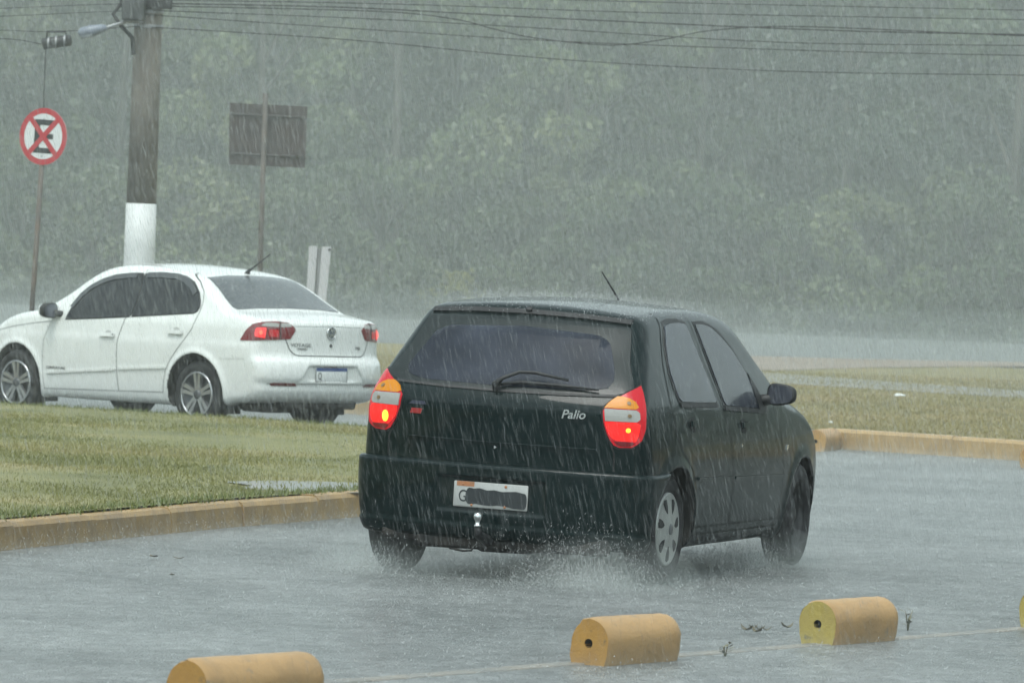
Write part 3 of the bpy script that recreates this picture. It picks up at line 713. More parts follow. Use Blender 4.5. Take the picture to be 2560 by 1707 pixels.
    lathe('emblem_disc', [(0,.004),(.054,.004),(.058,0)], mat('emblem_blue',(.10,.13,.17),.3), em, 32, 'z')
    tr = [(.053+.007*math.cos(t), .006+.006*math.sin(t)) for t in np.linspace(0,2*math.pi,9)]; lathe('emblem_ring', tr, M_chrome, em, 32, 'z')
    def bar(nm, segs):
        bm = bmesh.new()
        for (x0,y0),(x1,y1) in segs:
            d = Vector((x1-x0,y1-y0,0)); L = d.length; a = math.atan2(d.y,d.x)
            box_bm(bm, 0, L, -.0062,.0062,.004,.011, 0, 2, Matrix.Translation((x0,y0,0)) @ Matrix.Rotation(a,4,'Z'))
        link(nm, bm_mesh(bm), M_chrome, em)
    bar('emblem_letter', [((-.021,.043),(0,.006)),((.021,.043),(0,.006))])
    bar('emblem_letter', [((-.040,.026),(-.019,-.040)),((-.019,-.040),(0,-.002)),((0,-.002),(.019,-.040)),((.019,-.040),(.040,.026))])
    c.text('model_lettering', 'VOYAGE', .046, -.36, .782, ('B',), M_alloy_d, lid, .003, 1.25, 0, .001)
    c.text('trim_lettering', 'TREND', .028, -.345, .748, ('B',), M_alloy_d, lid, .003, 1.3, 0, .001)
    c.text('engine_lettering', 'MSI', .040, .36, .762, ('B',), M_alloy_d, lid, .003, 1.2, 0, .001)
    c.panel('boot_lock', [(.017*math.cos(t), .782+.017*math.sin(t)) for t in np.linspace(0,2*math.pi,11)[:-1]], ('B',), M_ink, .004, .008, lid)
    # plate
    pl = box('number_plate', -.2,.2,-.065,.065,0,.006, M_plate_w, bump, .005); pl.matrix_local = c.place(-.02,.522,('B',),.008)
    box('plate_band', -.197,.197,.033,.0635,.0062,.0074, M_plate_b, pl)
    box('plate_bracket', -.10,.06,.066,.082,-.002,.012, mat('bracket_brown',(.10,.06,.05),.6), pl, .003)
    for bx in ((-.200,-.194,-.065,.033),(.194,.200,-.065,.033),(-.194,.194,-.065,-.059)): box('plate_edge', *bx, .0062,.0072, M_ink, pl)
    to = text_mesh('plate_letter', 'Q', .086, M_ink, pl, .0008); to.location = (-.148,-.013,.0075); to.scale = (.75,1,1)
    # underbody
    un = empty('underbody', (0,0,0), 0, root)
    box('floor_pan', -.62,.62,.35,3.9,.20,.27, M_under, un, .02); box('rear_axle_beam', -.6,.6,.90,1.06,.19,.29, M_under, un, .03)
    box('silencer', -.55,-.15,.30,.70,.165,.30, M_under, un, .05); box('rear_valance', -.5,.5,.22,.30,.21,.30, M_under, un, .03)
    for hu,hz in HUB:
        for sd in (1,-1): box('arch_liner', .30 if sd > 0 else -.62, .62 if sd > 0 else -.30, hu-.32, hu+.32, .36, .64, M_under, un, .05)
        for sd in (1,-1): box('mud_flap', .66*sd-.08, .66*sd+.08, hu-.36, hu-.345, .14, .36, M_rubber, un, .004)
    for sd in (1,-1):
        o = mirror_part('door_mirror', c, (2.80,.74*sd,.945), (2.87,.905*sd,.985), (.105,.075,.068), M_black, M_mirror, sd)
        bm = bmesh.new(); bmesh.ops.create_uvsphere(bm, u_segments=20, v_segments=10, radius=1.0)
        bmesh.ops.delete(bm, geom=[v_ for v_ in bm.verts if v_.co.y < .12], context='VERTS')
        for v_ in bm.verts:
            x,y,zz = v_.co; pw = lambda t, e: math.copysign(abs(t)**e, t)
            v_.co = Vector((pw(x,.62)*.109, y*.9*.080, pw(zz,.62)*.072*(1-.18*x*sd)))
        link('mirror_cap', bm_mesh(bm), M_white, o, True)
    a0 = Vector(c.loc(c.hit(1.22, .02, ('T',))[0])[0])
    an = tube('roof_aerial', [a0-Vector((0,0,.005)), a0+Vector((0,-.02,.025)), a0+Vector((.02,-.06,.06)), a0+Vector((.09,-.20,.185))], [.030,.016,.008,.006], M_black, root, 8)
    for hu in (0,1):
        for sd in (1,-1):
            w = empty('wheel', (sd*.705, HUB[hu][0], .300), 0 if sd > 0 else math.pi, root)
            tyre_part(w, .302, .200, .185)
            lathe('rim', [(.205,.078),(.203,.090),(.194,.092),(.188,.080),(.182,.030),(.06,.020),(0,.020)], M_alloy_d, w, 48)
            lathe('rim_edge', [(.206,.082),(.204,.0935),(.190,.0945),(.189,.085)], M_alloy, w, 48)
            for k in range(5):
                for dl in (-.17,.17):
                    t = 2*math.pi*k/5 + .35
                    a_ = t + dl; a2 = t + dl*.92
                    bm = bmesh.new()
                    pts = [(.035, t+dl*2.2, .016),(.11, t+dl*1.15, .015),(.194, a2, .019)]
                    L, Rr = [], []
                    for r_, an_, hw in pts:
                        cx, cz = r_*math.cos(an_), r_*math.sin(an_); tx, tz = -math.sin(an_), math.cos(an_)
                        x_ = .078 + .010*(r_/.19)
                        L.append([bm.verts.new((x_, cx+tx*hw*s_, cz+tz*hw*s_)) for s_ in (-1,1)]); Rr.append([bm.verts.new((x_-.03, cx+tx*hw*s_*1.3, cz+tz*hw*s_*1.3)) for s_ in (-1,1)])
                    for i in range(2):
                        bm.faces.new((L[i][0],L[i][1],L[i+1][1],L[i+1][0]))
                        for j in (0,1): bm.faces.new((L[i][j],L[i+1][j],Rr[i+1][j],Rr[i][j]))
                    link('spoke', bm_mesh(bm), M_alloy, w)
            lathe('hub_cap', [(.042,.060),(.040,.088),(.030,.092),(0,.093)], M_alloy_d, w, 20)
    return root, c
sedan, sedan_c = build_sedan()

# ------------------------------------------------------------------ ground, roads, kerbs
def node_mat(name):
    m = bpy.data.materials.new(name); m.use_nodes = True; nt = m.node_tree; nt.nodes.clear()
    out = nt.nodes.new('ShaderNodeOutputMaterial'); return m, nt, out
def ramp(nt, fac, stops):
    r = nt.nodes.new('ShaderNodeValToRGB'); e = r.color_ramp.elements
    while len(e) < len(stops): e.new(0.5)
    for k, (p, c) in enumerate(stops): e[k].position = p; e[k].color = (*c, 1) if len(c) == 3 else c
    nt.links.new(fac, r.inputs[0]); return r.outputs[0]
def noise(nt, vec, scale, detail=4, rough=.55, dist=0.0):
    n = nt.nodes.new('ShaderNodeTexNoise'); n.inputs['Scale'].default_value = scale; n.inputs['Detail'].default_value = detail
    n.inputs['Roughness'].default_value = rough; n.inputs['Distortion'].default_value = dist
    nt.links.new(vec, n.inputs['Vector']); return n.outputs[0]
def wet_asphalt(name, c0, c1, rip=.5):
    m, nt, out = node_mat(name); g = nt.nodes.new('ShaderNodeNewGeometry'); pos = g.outputs['Position']
    mp = nt.nodes.new('ShaderNodeMapping'); nt.links.new(pos, mp.inputs[0]); v = mp.outputs[0]
    b = nt.nodes.new('ShaderNodeBsdfPrincipled')
    mxc = nt.nodes.new('ShaderNodeMath'); mxc.operation = 'MULTIPLY_ADD'; mxc.inputs[1].default_value = .60
    hf = nt.nodes.new('ShaderNodeMath'); hf.operation = 'MULTIPLY'; hf.inputs[1].default_value = .40
    nt.links.new(noise(nt, v, 4.0, 10, .78), mxc.inputs[0]); nt.links.new(noise(nt, v, .6, 5), hf.inputs[0]); nt.links.new(hf.outputs[0], mxc.inputs[2])
    nt.links.new(ramp(nt, mxc.outputs[0], [(.40,c0),(.60,c1)]), b.inputs['Base Color'])
    nt.links.new(ramp(nt, noise(nt, v, .35, 5), [(.35,(.40,)*3),(.7,(.62,)*3)]), b.inputs['Roughness'])
    b.inputs['Specular IOR Level'].default_value = .5
    b.inputs['Coat Weight'].default_value = .8; b.inputs['Coat Roughness'].default_value = .30; b.inputs['Coat IOR'].default_value = 1.33
    # rain-struck water: rings of impact and small waves
    vo = nt.nodes.new('ShaderNodeTexVoronoi'); vo.inputs['Scale'].default_value = 11; nt.links.new(v, vo.inputs['Vector'])
    sn = nt.nodes.new('ShaderNodeMath'); sn.operation = 'SINE'; mu = nt.nodes.new('ShaderNodeMath'); mu.operation = 'MULTIPLY'; mu.inputs[1].default_value = 55
    nt.links.new(vo.outputs['Distance'], mu.inputs[0]); nt.links.new(mu.outputs[0], sn.inputs[0])
    ml = nt.nodes.new('ShaderNodeMath'); ml.operation = 'MULTIPLY_ADD'; ml.inputs[1].default_value = .12
    nt.links.new(sn.outputs[0], ml.inputs[0]); nt.links.new(noise(nt, v, 16, 5, .7), ml.inputs[2])
    ad = nt.nodes.new('ShaderNodeMath'); ad.operation = 'ADD'; nt.links.new(ml.outputs[0], ad.inputs[0]); nt.links.new(noise(nt, v, 2.2, 3), ad.inputs[1])
    bp = nt.nodes.new('ShaderNodeBump'); bp.inputs['Strength'].default_value = rip; bp.inputs['Distance'].default_value = .08
    nt.links.new(ad.outputs[0], bp.inputs['Height']); nt.links.new(bp.outputs[0], b.inputs['Normal']); nt.links.new(bp.outputs[0], b.inputs['Coat Normal'])
    nt.links.new(b.outputs[0], out.inputs[0]); return m
M_road = wet_asphalt('wet_asphalt', (.115,.126,.128), (.38,.397,.397), 1.0)
M_farroad = wet_asphalt('wet_far_asphalt', (.16,.168,.17), (.21,.218,.22), .9)
def lawn_mat(name, cols):
    m, nt, out = node_mat(name); g = nt.nodes.new('ShaderNodeNewGeometry'); v = g.outputs['Position']
    b = nt.nodes.new('ShaderNodeBsdfPrincipled'); b.inputs['Roughness'].default_value = .75
    nt.links.new(ramp(nt, noise(nt, v, .7, 10, .72), [(.34,cols[0]),(.50,cols[1]),(.64,cols[2])]), b.inputs['Base Color'])
    bp = nt.nodes.new('ShaderNodeBump'); bp.inputs['Strength'].default_value = .7; bp.inputs['Distance'].default_value = .03
    nt.links.new(noise(nt, v, 40, 4), bp.inputs['Height']); nt.links.new(bp.outputs[0], b.inputs['Normal'])
    nt.links.new(b.outputs[0], out.inputs[0]); return m
M_lawn = lawn_mat('wet_lawn_soil', ((.13,.135,.055),(.20,.20,.085),(.27,.24,.11)))
M_lawn2 = lawn_mat('dry_lawn_soil', ((.14,.13,.055),(.21,.185,.08),(.26,.20,.10)))
M_forest = mat('forest_floor', (.035,.04,.02), .9, var=(.06,.06,.03), var_scale=.5)
M_dirt = mat('wet_dirt', (.20,.15,.11), .5, var=(.27,.22,.17), var_scale=.8, bump=.3, bump_scale=8)
M_path = mat('wet_path', (.24,.23,.21), .35, var=(.30,.29,.27), var_scale=.7, coat=.5, coat_rough=.2, bump=.3, bump_scale=12)
M_pave = wet_asphalt('wet_pavement', (.145,.158,.160), (.38,.397,.397), 1.0)
M_conc = mat('wet_concrete_edge', (.17,.17,.16), .5, var=(.22,.20,.17), var_scale=6, bump=.2, bump_scale=40)

tag(poly_extrude('ground', [(-400,-60),(400,-60),(400,600),(-400,600)], -.30, -.02, M_forest), kind='structure')
tag(poly_extrude('road', [(-60,-20),(60,-20),(60,88.0),(-60,88.0)], -.10, 0.0, M_road), kind='structure')
tag(poly_extrude('far_road', [(-120,88.003),(120,88.003),(120,133.2),(-120,131.2)], -.10, .004, M_farroad), kind='structure')

yellow = None
def kerb_paint(name, top, stain, dirt):
    m, nt, out = node_mat(name); tc = nt.nodes.new('ShaderNodeNewGeometry'); v = tc.outputs['Position']
    b = nt.nodes.new('ShaderNodeBsdfPrincipled'); b.inputs['Roughness'].default_value = .45
    mx = nt.nodes.new('ShaderNodeMix'); mx.data_type = 'RGBA'; mx.inputs[6].default_value = (*top,1); mx.inputs[7].default_value = (*stain,1)
    nt.links.new(ramp(nt, noise(nt, v, 5.0, 8, .7), [(.42,(0,0,0)),(.62,(1,1,1))]), mx.inputs[0])
    mx2 = nt.nodes.new('ShaderNodeMix'); mx2.data_type = 'RGBA'; mx2.inputs[7].default_value = (*dirt,1); nt.links.new(mx.outputs[2], mx2.inputs[6])
    nt.links.new(ramp(nt, noise(nt, v, 14.0, 6, .7), [(.60,(0,0,0)),(.70,(.9,.9,.9))]), mx2.inputs[0])
    nt.links.new(mx2.outputs[2], b.inputs['Base Color'])
    bp = nt.nodes.new('ShaderNodeBump'); bp.inputs['Strength'].default_value = .35; bp.inputs['Distance'].default_value = .01
    nt.links.new(noise(nt, v, 45, 5, .7), bp.inputs['Height']); nt.links.new(bp.outputs[0], b.inputs['Normal'])
    nt.links.new(b.outputs[0], out.inputs[0]); return m
M_kerb = kerb_paint('worn_yellow_kerb', (.37,.235,.085), (.27,.18,.085), (.17,.15,.115))
M_kerb2 = kerb_paint('faded_yellow_kerb', (.41,.285,.14), (.33,.235,.125), (.24,.195,.14))
M_block = kerb_paint('yellow_block_paint', (.44,.27,.115), (.36,.225,.10), (.22,.175,.125))
M_block_end = kerb_paint('yellow_block_end', (.40,.22,.05), (.33,.18,.05), (.14,.11,.07))
M_hole = mat('hole', (.02,.02,.02), .9)

def kerb(name, path, label, h, w, L, m, side=1):
    """kerb stones laid along a path; side +1: the raised ground is to the left of travel"""
    root = empty(name, (path[0][0], path[0][1], 0)); tag(root, label, 'kerb', kind='thing')
    S = catmull(path, 8); S = resample(S, L); o = Vector((path[0][0], path[0][1], 0))
    for i in range(len(S)-1):
        a = Vector((*S[i],0)); b = Vector((*S[i+1],0)); d = (b-a).normalized(); n = Vector((-d.y, d.x, 0))*side
        a2 = a + d*.003; b2 = b - d*.003; j = random.uniform(-.008,.008); hz = h + random.uniform(-.006,.006)
        bm = bmesh.new(); sec = [(0,-.06),(.012,hz-.03),(.03,hz-.006),(.05,hz),(w,hz),(w,-.06)]
        ra = [bm.verts.new(a2 - o + n*(x+j) + Vector((0,0,z))) for x,z in sec]; rb = [bm.verts.new(b2 - o + n*(x+j) + Vector((0,0,z))) for x,z in sec]
        for k in range(len(sec)): bm.faces.new((ra[k], rb[k], rb[(k+1)%len(sec)], ra[(k+1)%len(sec)]))
        bm.faces.new(ra[::-1]); bm.faces.new(rb)
        link('kerb_stone', bm_mesh(bm), m, root)
    return S
# left grass island
KL = [(-6.5,19.0),(-4.6,22.6),(-3.45,25.6),(-2.64,28.33),(-2.08,30.08),(-1.45,32.05),(-.91,33.45),(-.25,35.4),(.35,37.8),(.62,40.4),(.45,43.2),(-.25,45.0),(-1.22,46.05),(-2.95,47.4),(-4.65,48.6),(-8.5,51.4),(-14,55.5)]
SL = kerb('island_kerb', KL, 'worn yellow painted kerb edging the grass island beside the hatchback', .15, .14, 1.12, M_kerb, 1)
def lawn(name, poly, z, m, amp, step=.5, pits=()):
    """gently uneven turf sheet"""
    B = resample(poly, step, True); lo, hi = B.min(0), B.max(0)
    gx, gy = np.meshgrid(np.arange(lo[0],hi[0],step), np.arange(lo[1],hi[1],step)); gx = gx.ravel(); gy = gy.ravel()
    k = in_poly(gx,gy,B); gx = gx[k]; gy = gy[k]
    dm = np.min(np.hypot(gx[:,None]-B[None,:,0], gy[:,None]-B[None,:,1]), 1) if len(gx)*len(B) < 4e7 else np.ones(len(gx))
    k = dm > step*.5; gx = gx[k]; gy = gy[k]; dm = dm[k]
    n = len(B); pts = [Vector(p) for p in B] + [Vector(p) for p in zip(gx,gy)]
    vs, es, fs = delaunay_2d_cdt(pts, [(i,(i+1)%n) for i in range(n)], [], 1, 1e-6)[:3]
    hz = lambda x,y: amp*(math.sin(x*1.3+.4*y)+math.sin(y*.9-x*.5+1.)+.6*math.sin(2.3*x+1.7*y))
    V = []
    for i, p in enumerate(vs):
        e = min(1, np.min(np.hypot(B[:,0]-p.x, B[:,1]-p.y))/1.5); zz = z + hz(p.x,p.y)*e
        for (cx,cy,rx,ry,dp) in pits: zz -= dp*math.exp(-((p.x-cx)/rx)**2-((p.y-cy)/ry)**2)
        V.append((p.x,p.y,zz))
    me = bpy.data.meshes.new(name); me.from_pydata(V, [], [f for f in fs]); me.update()
    o = link(name, me, m, None, True); tag(o, kind='structure')
    bm = bmesh.new(); bm.from_mesh(me); bmesh.ops.recalc_face_normals(bm, faces=bm.faces[:])
    if sum(f.normal.z for f in bm.faces) < 0: bmesh.ops.reverse_faces(bm, faces=bm.faces[:])
    bm.to_mesh(me); bm.free(); return o
pud = ground(745, 1122, .14)
left_poly = [(p[0],p[1]) for p in resample(catmull(KL,8),.6)]
def inset(P, d):
    P = np.array(P); T = np.gradient(P, axis=0); T /= np.linalg.norm(T,axis=1,keepdims=True); return P + np.stack([-T[:,1],T[:,0]],1)*d
left_in = [tuple(p) for p in inset(left_poly, .12)] + [(-20,58),(-30,40),(-20,15)]
lawn_l = lawn('grass_island', left_in, .158, M_lawn, .008, .45, [(pud.x, pud.y, .55, .8, .035)])
# right grass island, its wet path and the dirt verge
KR = [(-30,72),(-12,65),(-5.5,60.5),(-2.6,57.2),(-1.95,55.6),(-1.55,54.3),(-.6,53.0),(.8,51.4),(2.2,50.0)]
SR = kerb('far_kerb', KR, 'faded yellow kerb curving behind the white sedan and the hatchback', .16, .16, 1.2, M_kerb2, 1)
KR2 = [(2.95,49.75),(3.75,49.2),(4.75,48.35),(6.6,46.6),(9.5,43.6),(14,38.5)]
SR2 = kerb('roadside_kerb', KR2, 'faded yellow kerb along the grass right of the door mirror', .185, .18, 1.3, M_kerb2, 1)
rp = [tuple(p) for p in inset(resample(catmull(KR,8),.8), .14)] + [(2.6,50.1)] + [tuple(p) for p in inset(resample(catmull(KR2,8),.8), .15)] + [(30,38),(40,60),(40,87.6),(-40,87.6),(-40,75)]
lawn_r = lawn('grass_verge', rp, .165, M_lawn2, .002, 1.0)
def sheet(name, pts, z, m, th=.004):
    return tag(poly_extrude(name, pts, z-.10, z, m), kind='structure')
gp = lambda x,y: ground(x,y,.165).to_2d()
sheet('wet_footpath', [gp(1640,842),gp(1760,857),gp(2000,875),gp(2352,899),gp(2700,922),gp(2700,938),gp(2352,915),gp(2000,894),gp(1840,884),gp(1640,868)], .1745, M_path)
sheet('dirt_verge', [gp(1450,806),gp(1700,818),gp(2000,826),gp(2352,833),gp(2750,842),gp(2750,848),gp(2352,842),gp(2000,845),gp(1780,852),gp(1450,850)], .1750, M_dirt)

# flooded edge of the near pavement
ed0 = ground(1050,1542); ed1 = ground(2352,1441); dd = (ed1-ed0).normalized(); nn = Vector((dd.y,-dd.x,0))
A = ed0 - dd*9; B_ = ed1 + dd*12
sheet('near_pavement', [(A+nn*.10).to_2d(), (B_+nn*.10).to_2d(), (B_+nn*14).to_2d(), (A+nn*14).to_2d()], .003, M_pave)
ke = empty('pavement_edge', (ed0.x,ed0.y,0)); tag(ke, 'low concrete edging half under water along the near pavement', 'edging', kind='thing')
L_ = (B_-A).length; ns = int(L_/1.0)
for i in range(ns):
    p = A + dd*(i*L_/ns); q = A + dd*((i+1)*L_/ns - .008); a_ = math.atan2(dd.y,dd.x); j = random.uniform(-.004,.004)
    o = box('edging_stone', 0, (q-p).length, -.105, 0, -.08, .009+j*.5, M_conc, ke, .008); o.location = p - Vector((ed0.x,ed0.y,0)); o.rotation_euler = (0,0,a_)

# ------------------------------------------------------------------ half-round concrete blocks
def block(name, near_px, length, w, h, label, dirv, m_end, cat='parking block', group=None, seed=0, near=None, chips=()):
    g = near if near is not None else ground(*near_px); rz = math.atan2(dirv[1], dirv[0])
    root = empty(name, (g.x,g.y,0), rz); tag(root, label, cat, group)
    r = w/2; zc = h - r; rr = random.Random(seed)
    sec = [(-r*.74,-.03),(-r*.95,zc*.42)] + [(-r*math.cos(t), zc+r*math.sin(t)) for t in np.linspace(0,math.pi,17)] + [(r*.95,zc*.42),(r*.74,-.03)]
    bm = bmesh.new(); rings = []
    xs = [0,.012] + list(np.linspace(.06,length-.06,7)) + [length-.035,length-.01,length]
    for x in xs:
        k = 1.0
        if x == 0: k = .95
        if x > length-.05: k = {0:1,1:.97,2:.88}[min(2,int(round((x-(length-.035))/.0175)))]
        ring_ = []
        for (y,z) in sec:
            jz = rr.uniform(-.0018,.0018); yy = y*k; zz = zc + (z-zc)*k if z > zc else z
            for (cx,cy,cz,cr,cd) in chips:
                dd_ = math.sqrt((x-cx)**2+(yy-cy)**2+(zz-cz)**2)
                if dd_ < cr: yy *= 1-cd; zz -= cd*.06
            ring_.append(bm.verts.new((x, yy+jz, zz+jz)))
        rings.append(ring_)
    n = len(sec)
    for a,b in zip(rings, rings[1:]):
        for k in range(n-1): bm.faces.new((a[k],b[k],b[k+1],a[k+1]))
    bm.faces.new(rings[-1][::-1])
    link('block_body', bm_mesh(bm), M_block, root, True)
    # end face with a round hole
    hr = .020; bm = bmesh.new(); outer = [bm.verts.new(v.co) for v in []]
    O = [(0.002, y*.95, zc+(z-zc)*.95 if z > zc else z) for y,z in sec]; hz = zc*.92
    for (cx,cy,cz,cr,cd) in chips:
        O = [(x,y*(1-cd) if math.sqrt((y-cy)**2+(z-cz)**2) < cr else y, z-cd*.06 if math.sqrt((y-cy)**2+(z-cz)**2) < cr else z) for x,y,z in O]
    V1 = [bm.verts.new((-.001,y,z)) for x,y,z in O]; V2 = []
    for x,y,z in O:
        t = math.atan2(z-hz, y); V2.append(bm.verts.new((-.001, hr*math.cos(t), hz+hr*math.sin(t))))
    V3 = [bm.verts.new((.05, v.co.y, v.co.z)) for v in V2]
    for k in range(n):
        k2 = (k+1)%n
        bm.faces.new((V1[k],V1[k2],V2[k2],V2[k])); bm.faces.new((V2[k],V2[k2],V3[k2],V3[k]))
    bm.faces.new(V3)
    e_ = link('block_end', bm_mesh(bm), m_end, root)
    ho = lathe('bolt_hole', [(hr*.99,.003),(hr*.99,.045),(0,.046)], M_hole, root, 16); ho.location = (0,0,hz)
    return root
bd = (dd.x, dd.y)
M_end_y = kerb_paint('yellow_end_bright', (.38,.30,.075), (.32,.25,.08), (.15,.14,.09))
block('concrete_block', (1350,1528), .58, .196, .196, 'yellow half-round concrete block in front of the hatchback, chipped at its end', bd, M_block_end, group='half-round blocks along the pavement', seed=1, chips=[(0,.085,.14,.06,.12)])
block('concrete_block', (1876,1480), .57, .196, .196, 'yellow half-round concrete block nearest the right edge, clean round end', bd, M_end_y, group='half-round blocks along the pavement', seed=2)
block('concrete_block', (424,1640), .72, .196, .196, 'yellow half-round concrete block cut off by the bottom edge of the picture', bd, M_block_end, group='half-round blocks along the pavement', seed=3, chips=[(0,.07,.15,.07,.10)])
block('concrete_block', (2380,1446), .56, .196, .196, 'yellow half-round concrete block mostly outside the right picture edge', bd, M_end_y, group='half-round blocks along the pavement', seed=4)
block('kerb_end_block', None, .80, .20, .195, 'faded yellow round-ended kerb block with a hole beside the front fender', (.25,.97), kerb_paint('faded_end',(.42,.25,.08),(.36,.22,.10),(.22,.17,.11)), 'kerb block', seed=5, near=ground(1872,1036))
block('kerb_end_block', None, .80, .20, .195, 'faded yellow round-ended kerb block at the right picture edge', (.25,.97), MATS.get('x') or bpy.data.materials['faded_end'], 'kerb block', seed=6, near=ground(2366,1075))

# ------------------------------------------------------------------ poles, signs, wires
YP = 58.0
def pole_between(name, dx0, dy0, dx1, dy1, Y, r0, r1, m, parent, n=20):
    a = at(dx0,dy0,Y); b = at(dx1,dy1,Y); return a, b
M_pole = mat('weathered_concrete', (.15,.135,.12), .8, var=(.22,.20,.175), var_scale=5, bump=.3, bump_scale=25)
M_polew = mat('white_pole_paint', (.68,.70,.69), .6, var=(.60,.62,.61), var_scale=4)
M_galv = mat('galvanised', (.32,.33,.34), .5, .5)
M_wire = mat('cable_black', (.015,.016,.017), .6)
M_rustpost = mat('rusty_post', (.11,.10,.09), .7, var=(.15,.115,.09), var_scale=7, bump=.2, bump_scale=40)
tp = at(345,-60,YP); bt = at(318,640,YP); ax = (tp-bt).normalized(); gb = Vector((bt.x + (0-bt.z)*ax.x/ax.z, YP, 0))
up = empty('utility_pole', gb); tag(up, 'grey concrete utility pole with white painted base behind the white sedan', 'utility pole')
split = at(325,468,YP)
loc_ = lambda p: p - gb
rz_ = lambda z: .118 + (.172-.118)*(1-(z/9.5))
ax_pt = lambda z: gb + ax*(z/ax.z)
lathe_v = lambda name,z0,z1,m,ex=0: tube(name, [loc_(ax_pt(z)) for z in np.linspace(z0,z1,6)], [rz_(z)+ex for z in np.linspace(z0,z1,6)], m, up, 24)
lathe_v('painted_base', -.3, split.z, M_polew, .003); lathe_v('shaft', split.z+.0005, 9.5, M_pole)
zc_ = at(340,62,YP).z
for k, z_ in enumerate((zc_, zc_+.16)): lathe_v('clamp_band', z_-.018, z_+.018, M_galv, .012)
zb = at(340,22,YP).z
box('cable_bracket', -.30,.26,-.22,-.13,0,.10, M_wire, up, .01).location = loc_(ax_pt(zb))
for k in range(5):
    ins = lathe('insulator', [(0,.0),(.035,.01),(.05,.04),(.03,.06),(.045,.085),(.02,.11),(0,.115)], mat('insulator_brown',(.06,.035,.025),.3), up, 12, 'z'); ins.location = loc_(ax_pt(zb)) + Vector((-.26+.12*k,-.18,.10))
box('junction_box', -.26,-.02,-.42,-.20,-.14,.12, mat('box_grey',(.06,.065,.065),.7), up, .02).location = loc_(ax_pt(zb))
tube('cable_loop', [loc_(ax_pt(zb)) + Vector(q) for q in ((-.28,-.25,.04),(-.36,-.28,-.08),(-.27,-.28,-.20),(-.15,-.24,-.32),(-.13,-.20,-.5))], .022, M_wire, up, 6)

# street lamp on an arm fixed to the pole
lh = at(212,70,YP-.6); lm = empty('street_lamp', at(330,50,YP)); tag(lm, 'small blue grey street lamp head on an arm beside the utility pole', 'street lamp')
bse = at(330,50,YP); e0 = at(245,64,YP-.6)-bse; e1 = at(180,78,YP-.6)-bse
tube('lamp_arm', [Vector((0,-.12,0)), (e0*.5)+Vector((0,0,.03)), e0], [.022,.020,.018], M_galv, lm, 8)
tube('lamp_head', [e0, e0+(e1-e0)*.15, e0+(e1-e0)*.55, e0+(e1-e0)*.9, e1], [.03,.048,.062,.058,.02], mat('lamp_blue',(.18,.205,.25),.4), lm, 12)
tube('lamp_glass', [e0+(e1-e0)*.5+Vector((0,-.01,-.035)), e0+(e1-e0)*.9+Vector((0,-.01,-.03))], [.04,.035], mat('lamp_glass',(.3,.33,.36),.2), lm, 10)

# splice closure hanging from the cables, with its drop wire
sc = at(129,96,YP-.5); sb = empty('cable_splice_box', sc); tag(sb, 'dark cable splice box hanging from the overhead wires above the round sign', 'splice box')
tube('closure', [Vector((-.15,0,-.035)), Vector((-.14,0,-.03)), Vector((.15,0,.02)), Vector((.165,0,.022))], [.03,.062,.062,.03], mat('splice_black',(.03,.032,.033),.6), sb, 12)
for t in (-.08,.0,.09): lathe('strap', [(.066,-.008),(.066,.008)], M_galv, sb, 14).location = (t,0,-.035+.055*(t+.15)/.3)
tube('hanger', [Vector((-.1,0,.03)), Vector((-.1,0,.10)), Vector((.1,0,.11)), Vector((.1,0,.06))], .012, M_wire, sb, 6)
dw = tube('drop_wire', [at(105,112,YP-.5), at(102,180,YP-.5), at(100,247,YP-.5), at(99,330,YP-.5)], .006, M_wire, None, 5); tag(dw, 'thin wire hanging straight down from the cable splice box', 'wire')

# overhead cables
wires = [
 ([(-260,28),(0,20),(200,12),(330,8)], 'thin cable sagging to the utility pole from the upper left', .010),
 ([(-260,44),(0,38),(180,30),(330,24)], 'second cable from the left corner to the utility pole', .010),
 ([(-260,66),(0,70),(130,73),(330,60)], 'lowest cable left of the pole, passing the splice box', .011),
 ([(-260,82),(-40,88),(40,92),(95,102)], 'short cable entering the splice box from the left', .014),
 ([(240,62),(300,52),(335,45)], 'short feed cable between street lamp and pole', .010),
 ([(330,-22),(900,-10),(1600,8),(2352,24),(2700,30)], 'topmost cable crossing to the upper right corner', .012),
 ([(330,0),(900,10),(1500,30),(2352,46),(2700,52)], 'second cable from the top, crossing right of the pole', .013),
 ([(330,8),(800,18),(1300,44),(1900,70),(2352,80),(2700,84)], 'thick cable crossing right of the pole', .018),
 ([(330,14),(850,26),(1040,44),(1130,66),(1230,88),(1400,104),(1520,92),(1640,70),(1850,62),(2352,83),(2700,92)], 'loose looping cable that dips and rises across the middle', .016),
 ([(330,24),(850,44),(1250,66),(1800,98),(2352,105),(2700,110)], 'cable just under the loose looping cable', .013),
 ([(330,34),(900,72),(1300,96),(1900,118),(2352,128),(2700,134)], 'second lowest cable right of the pole', .013),
 ([(330,62),(800,92),(1300,138),(1800,164),(2352,173),(2700,178)], 'lowest cable crossing right of the pole', .014),
]
for pts, lab, r_ in wires:
    P = catmull([(*p,) for p in pts], 8); w_ = tube('overhead_cable', [at(p[0],p[1],YP-.15) for p in P], r_*.42, M_wire, None, 5)
    tag(w_, lab, 'cable', 'overhead cables')

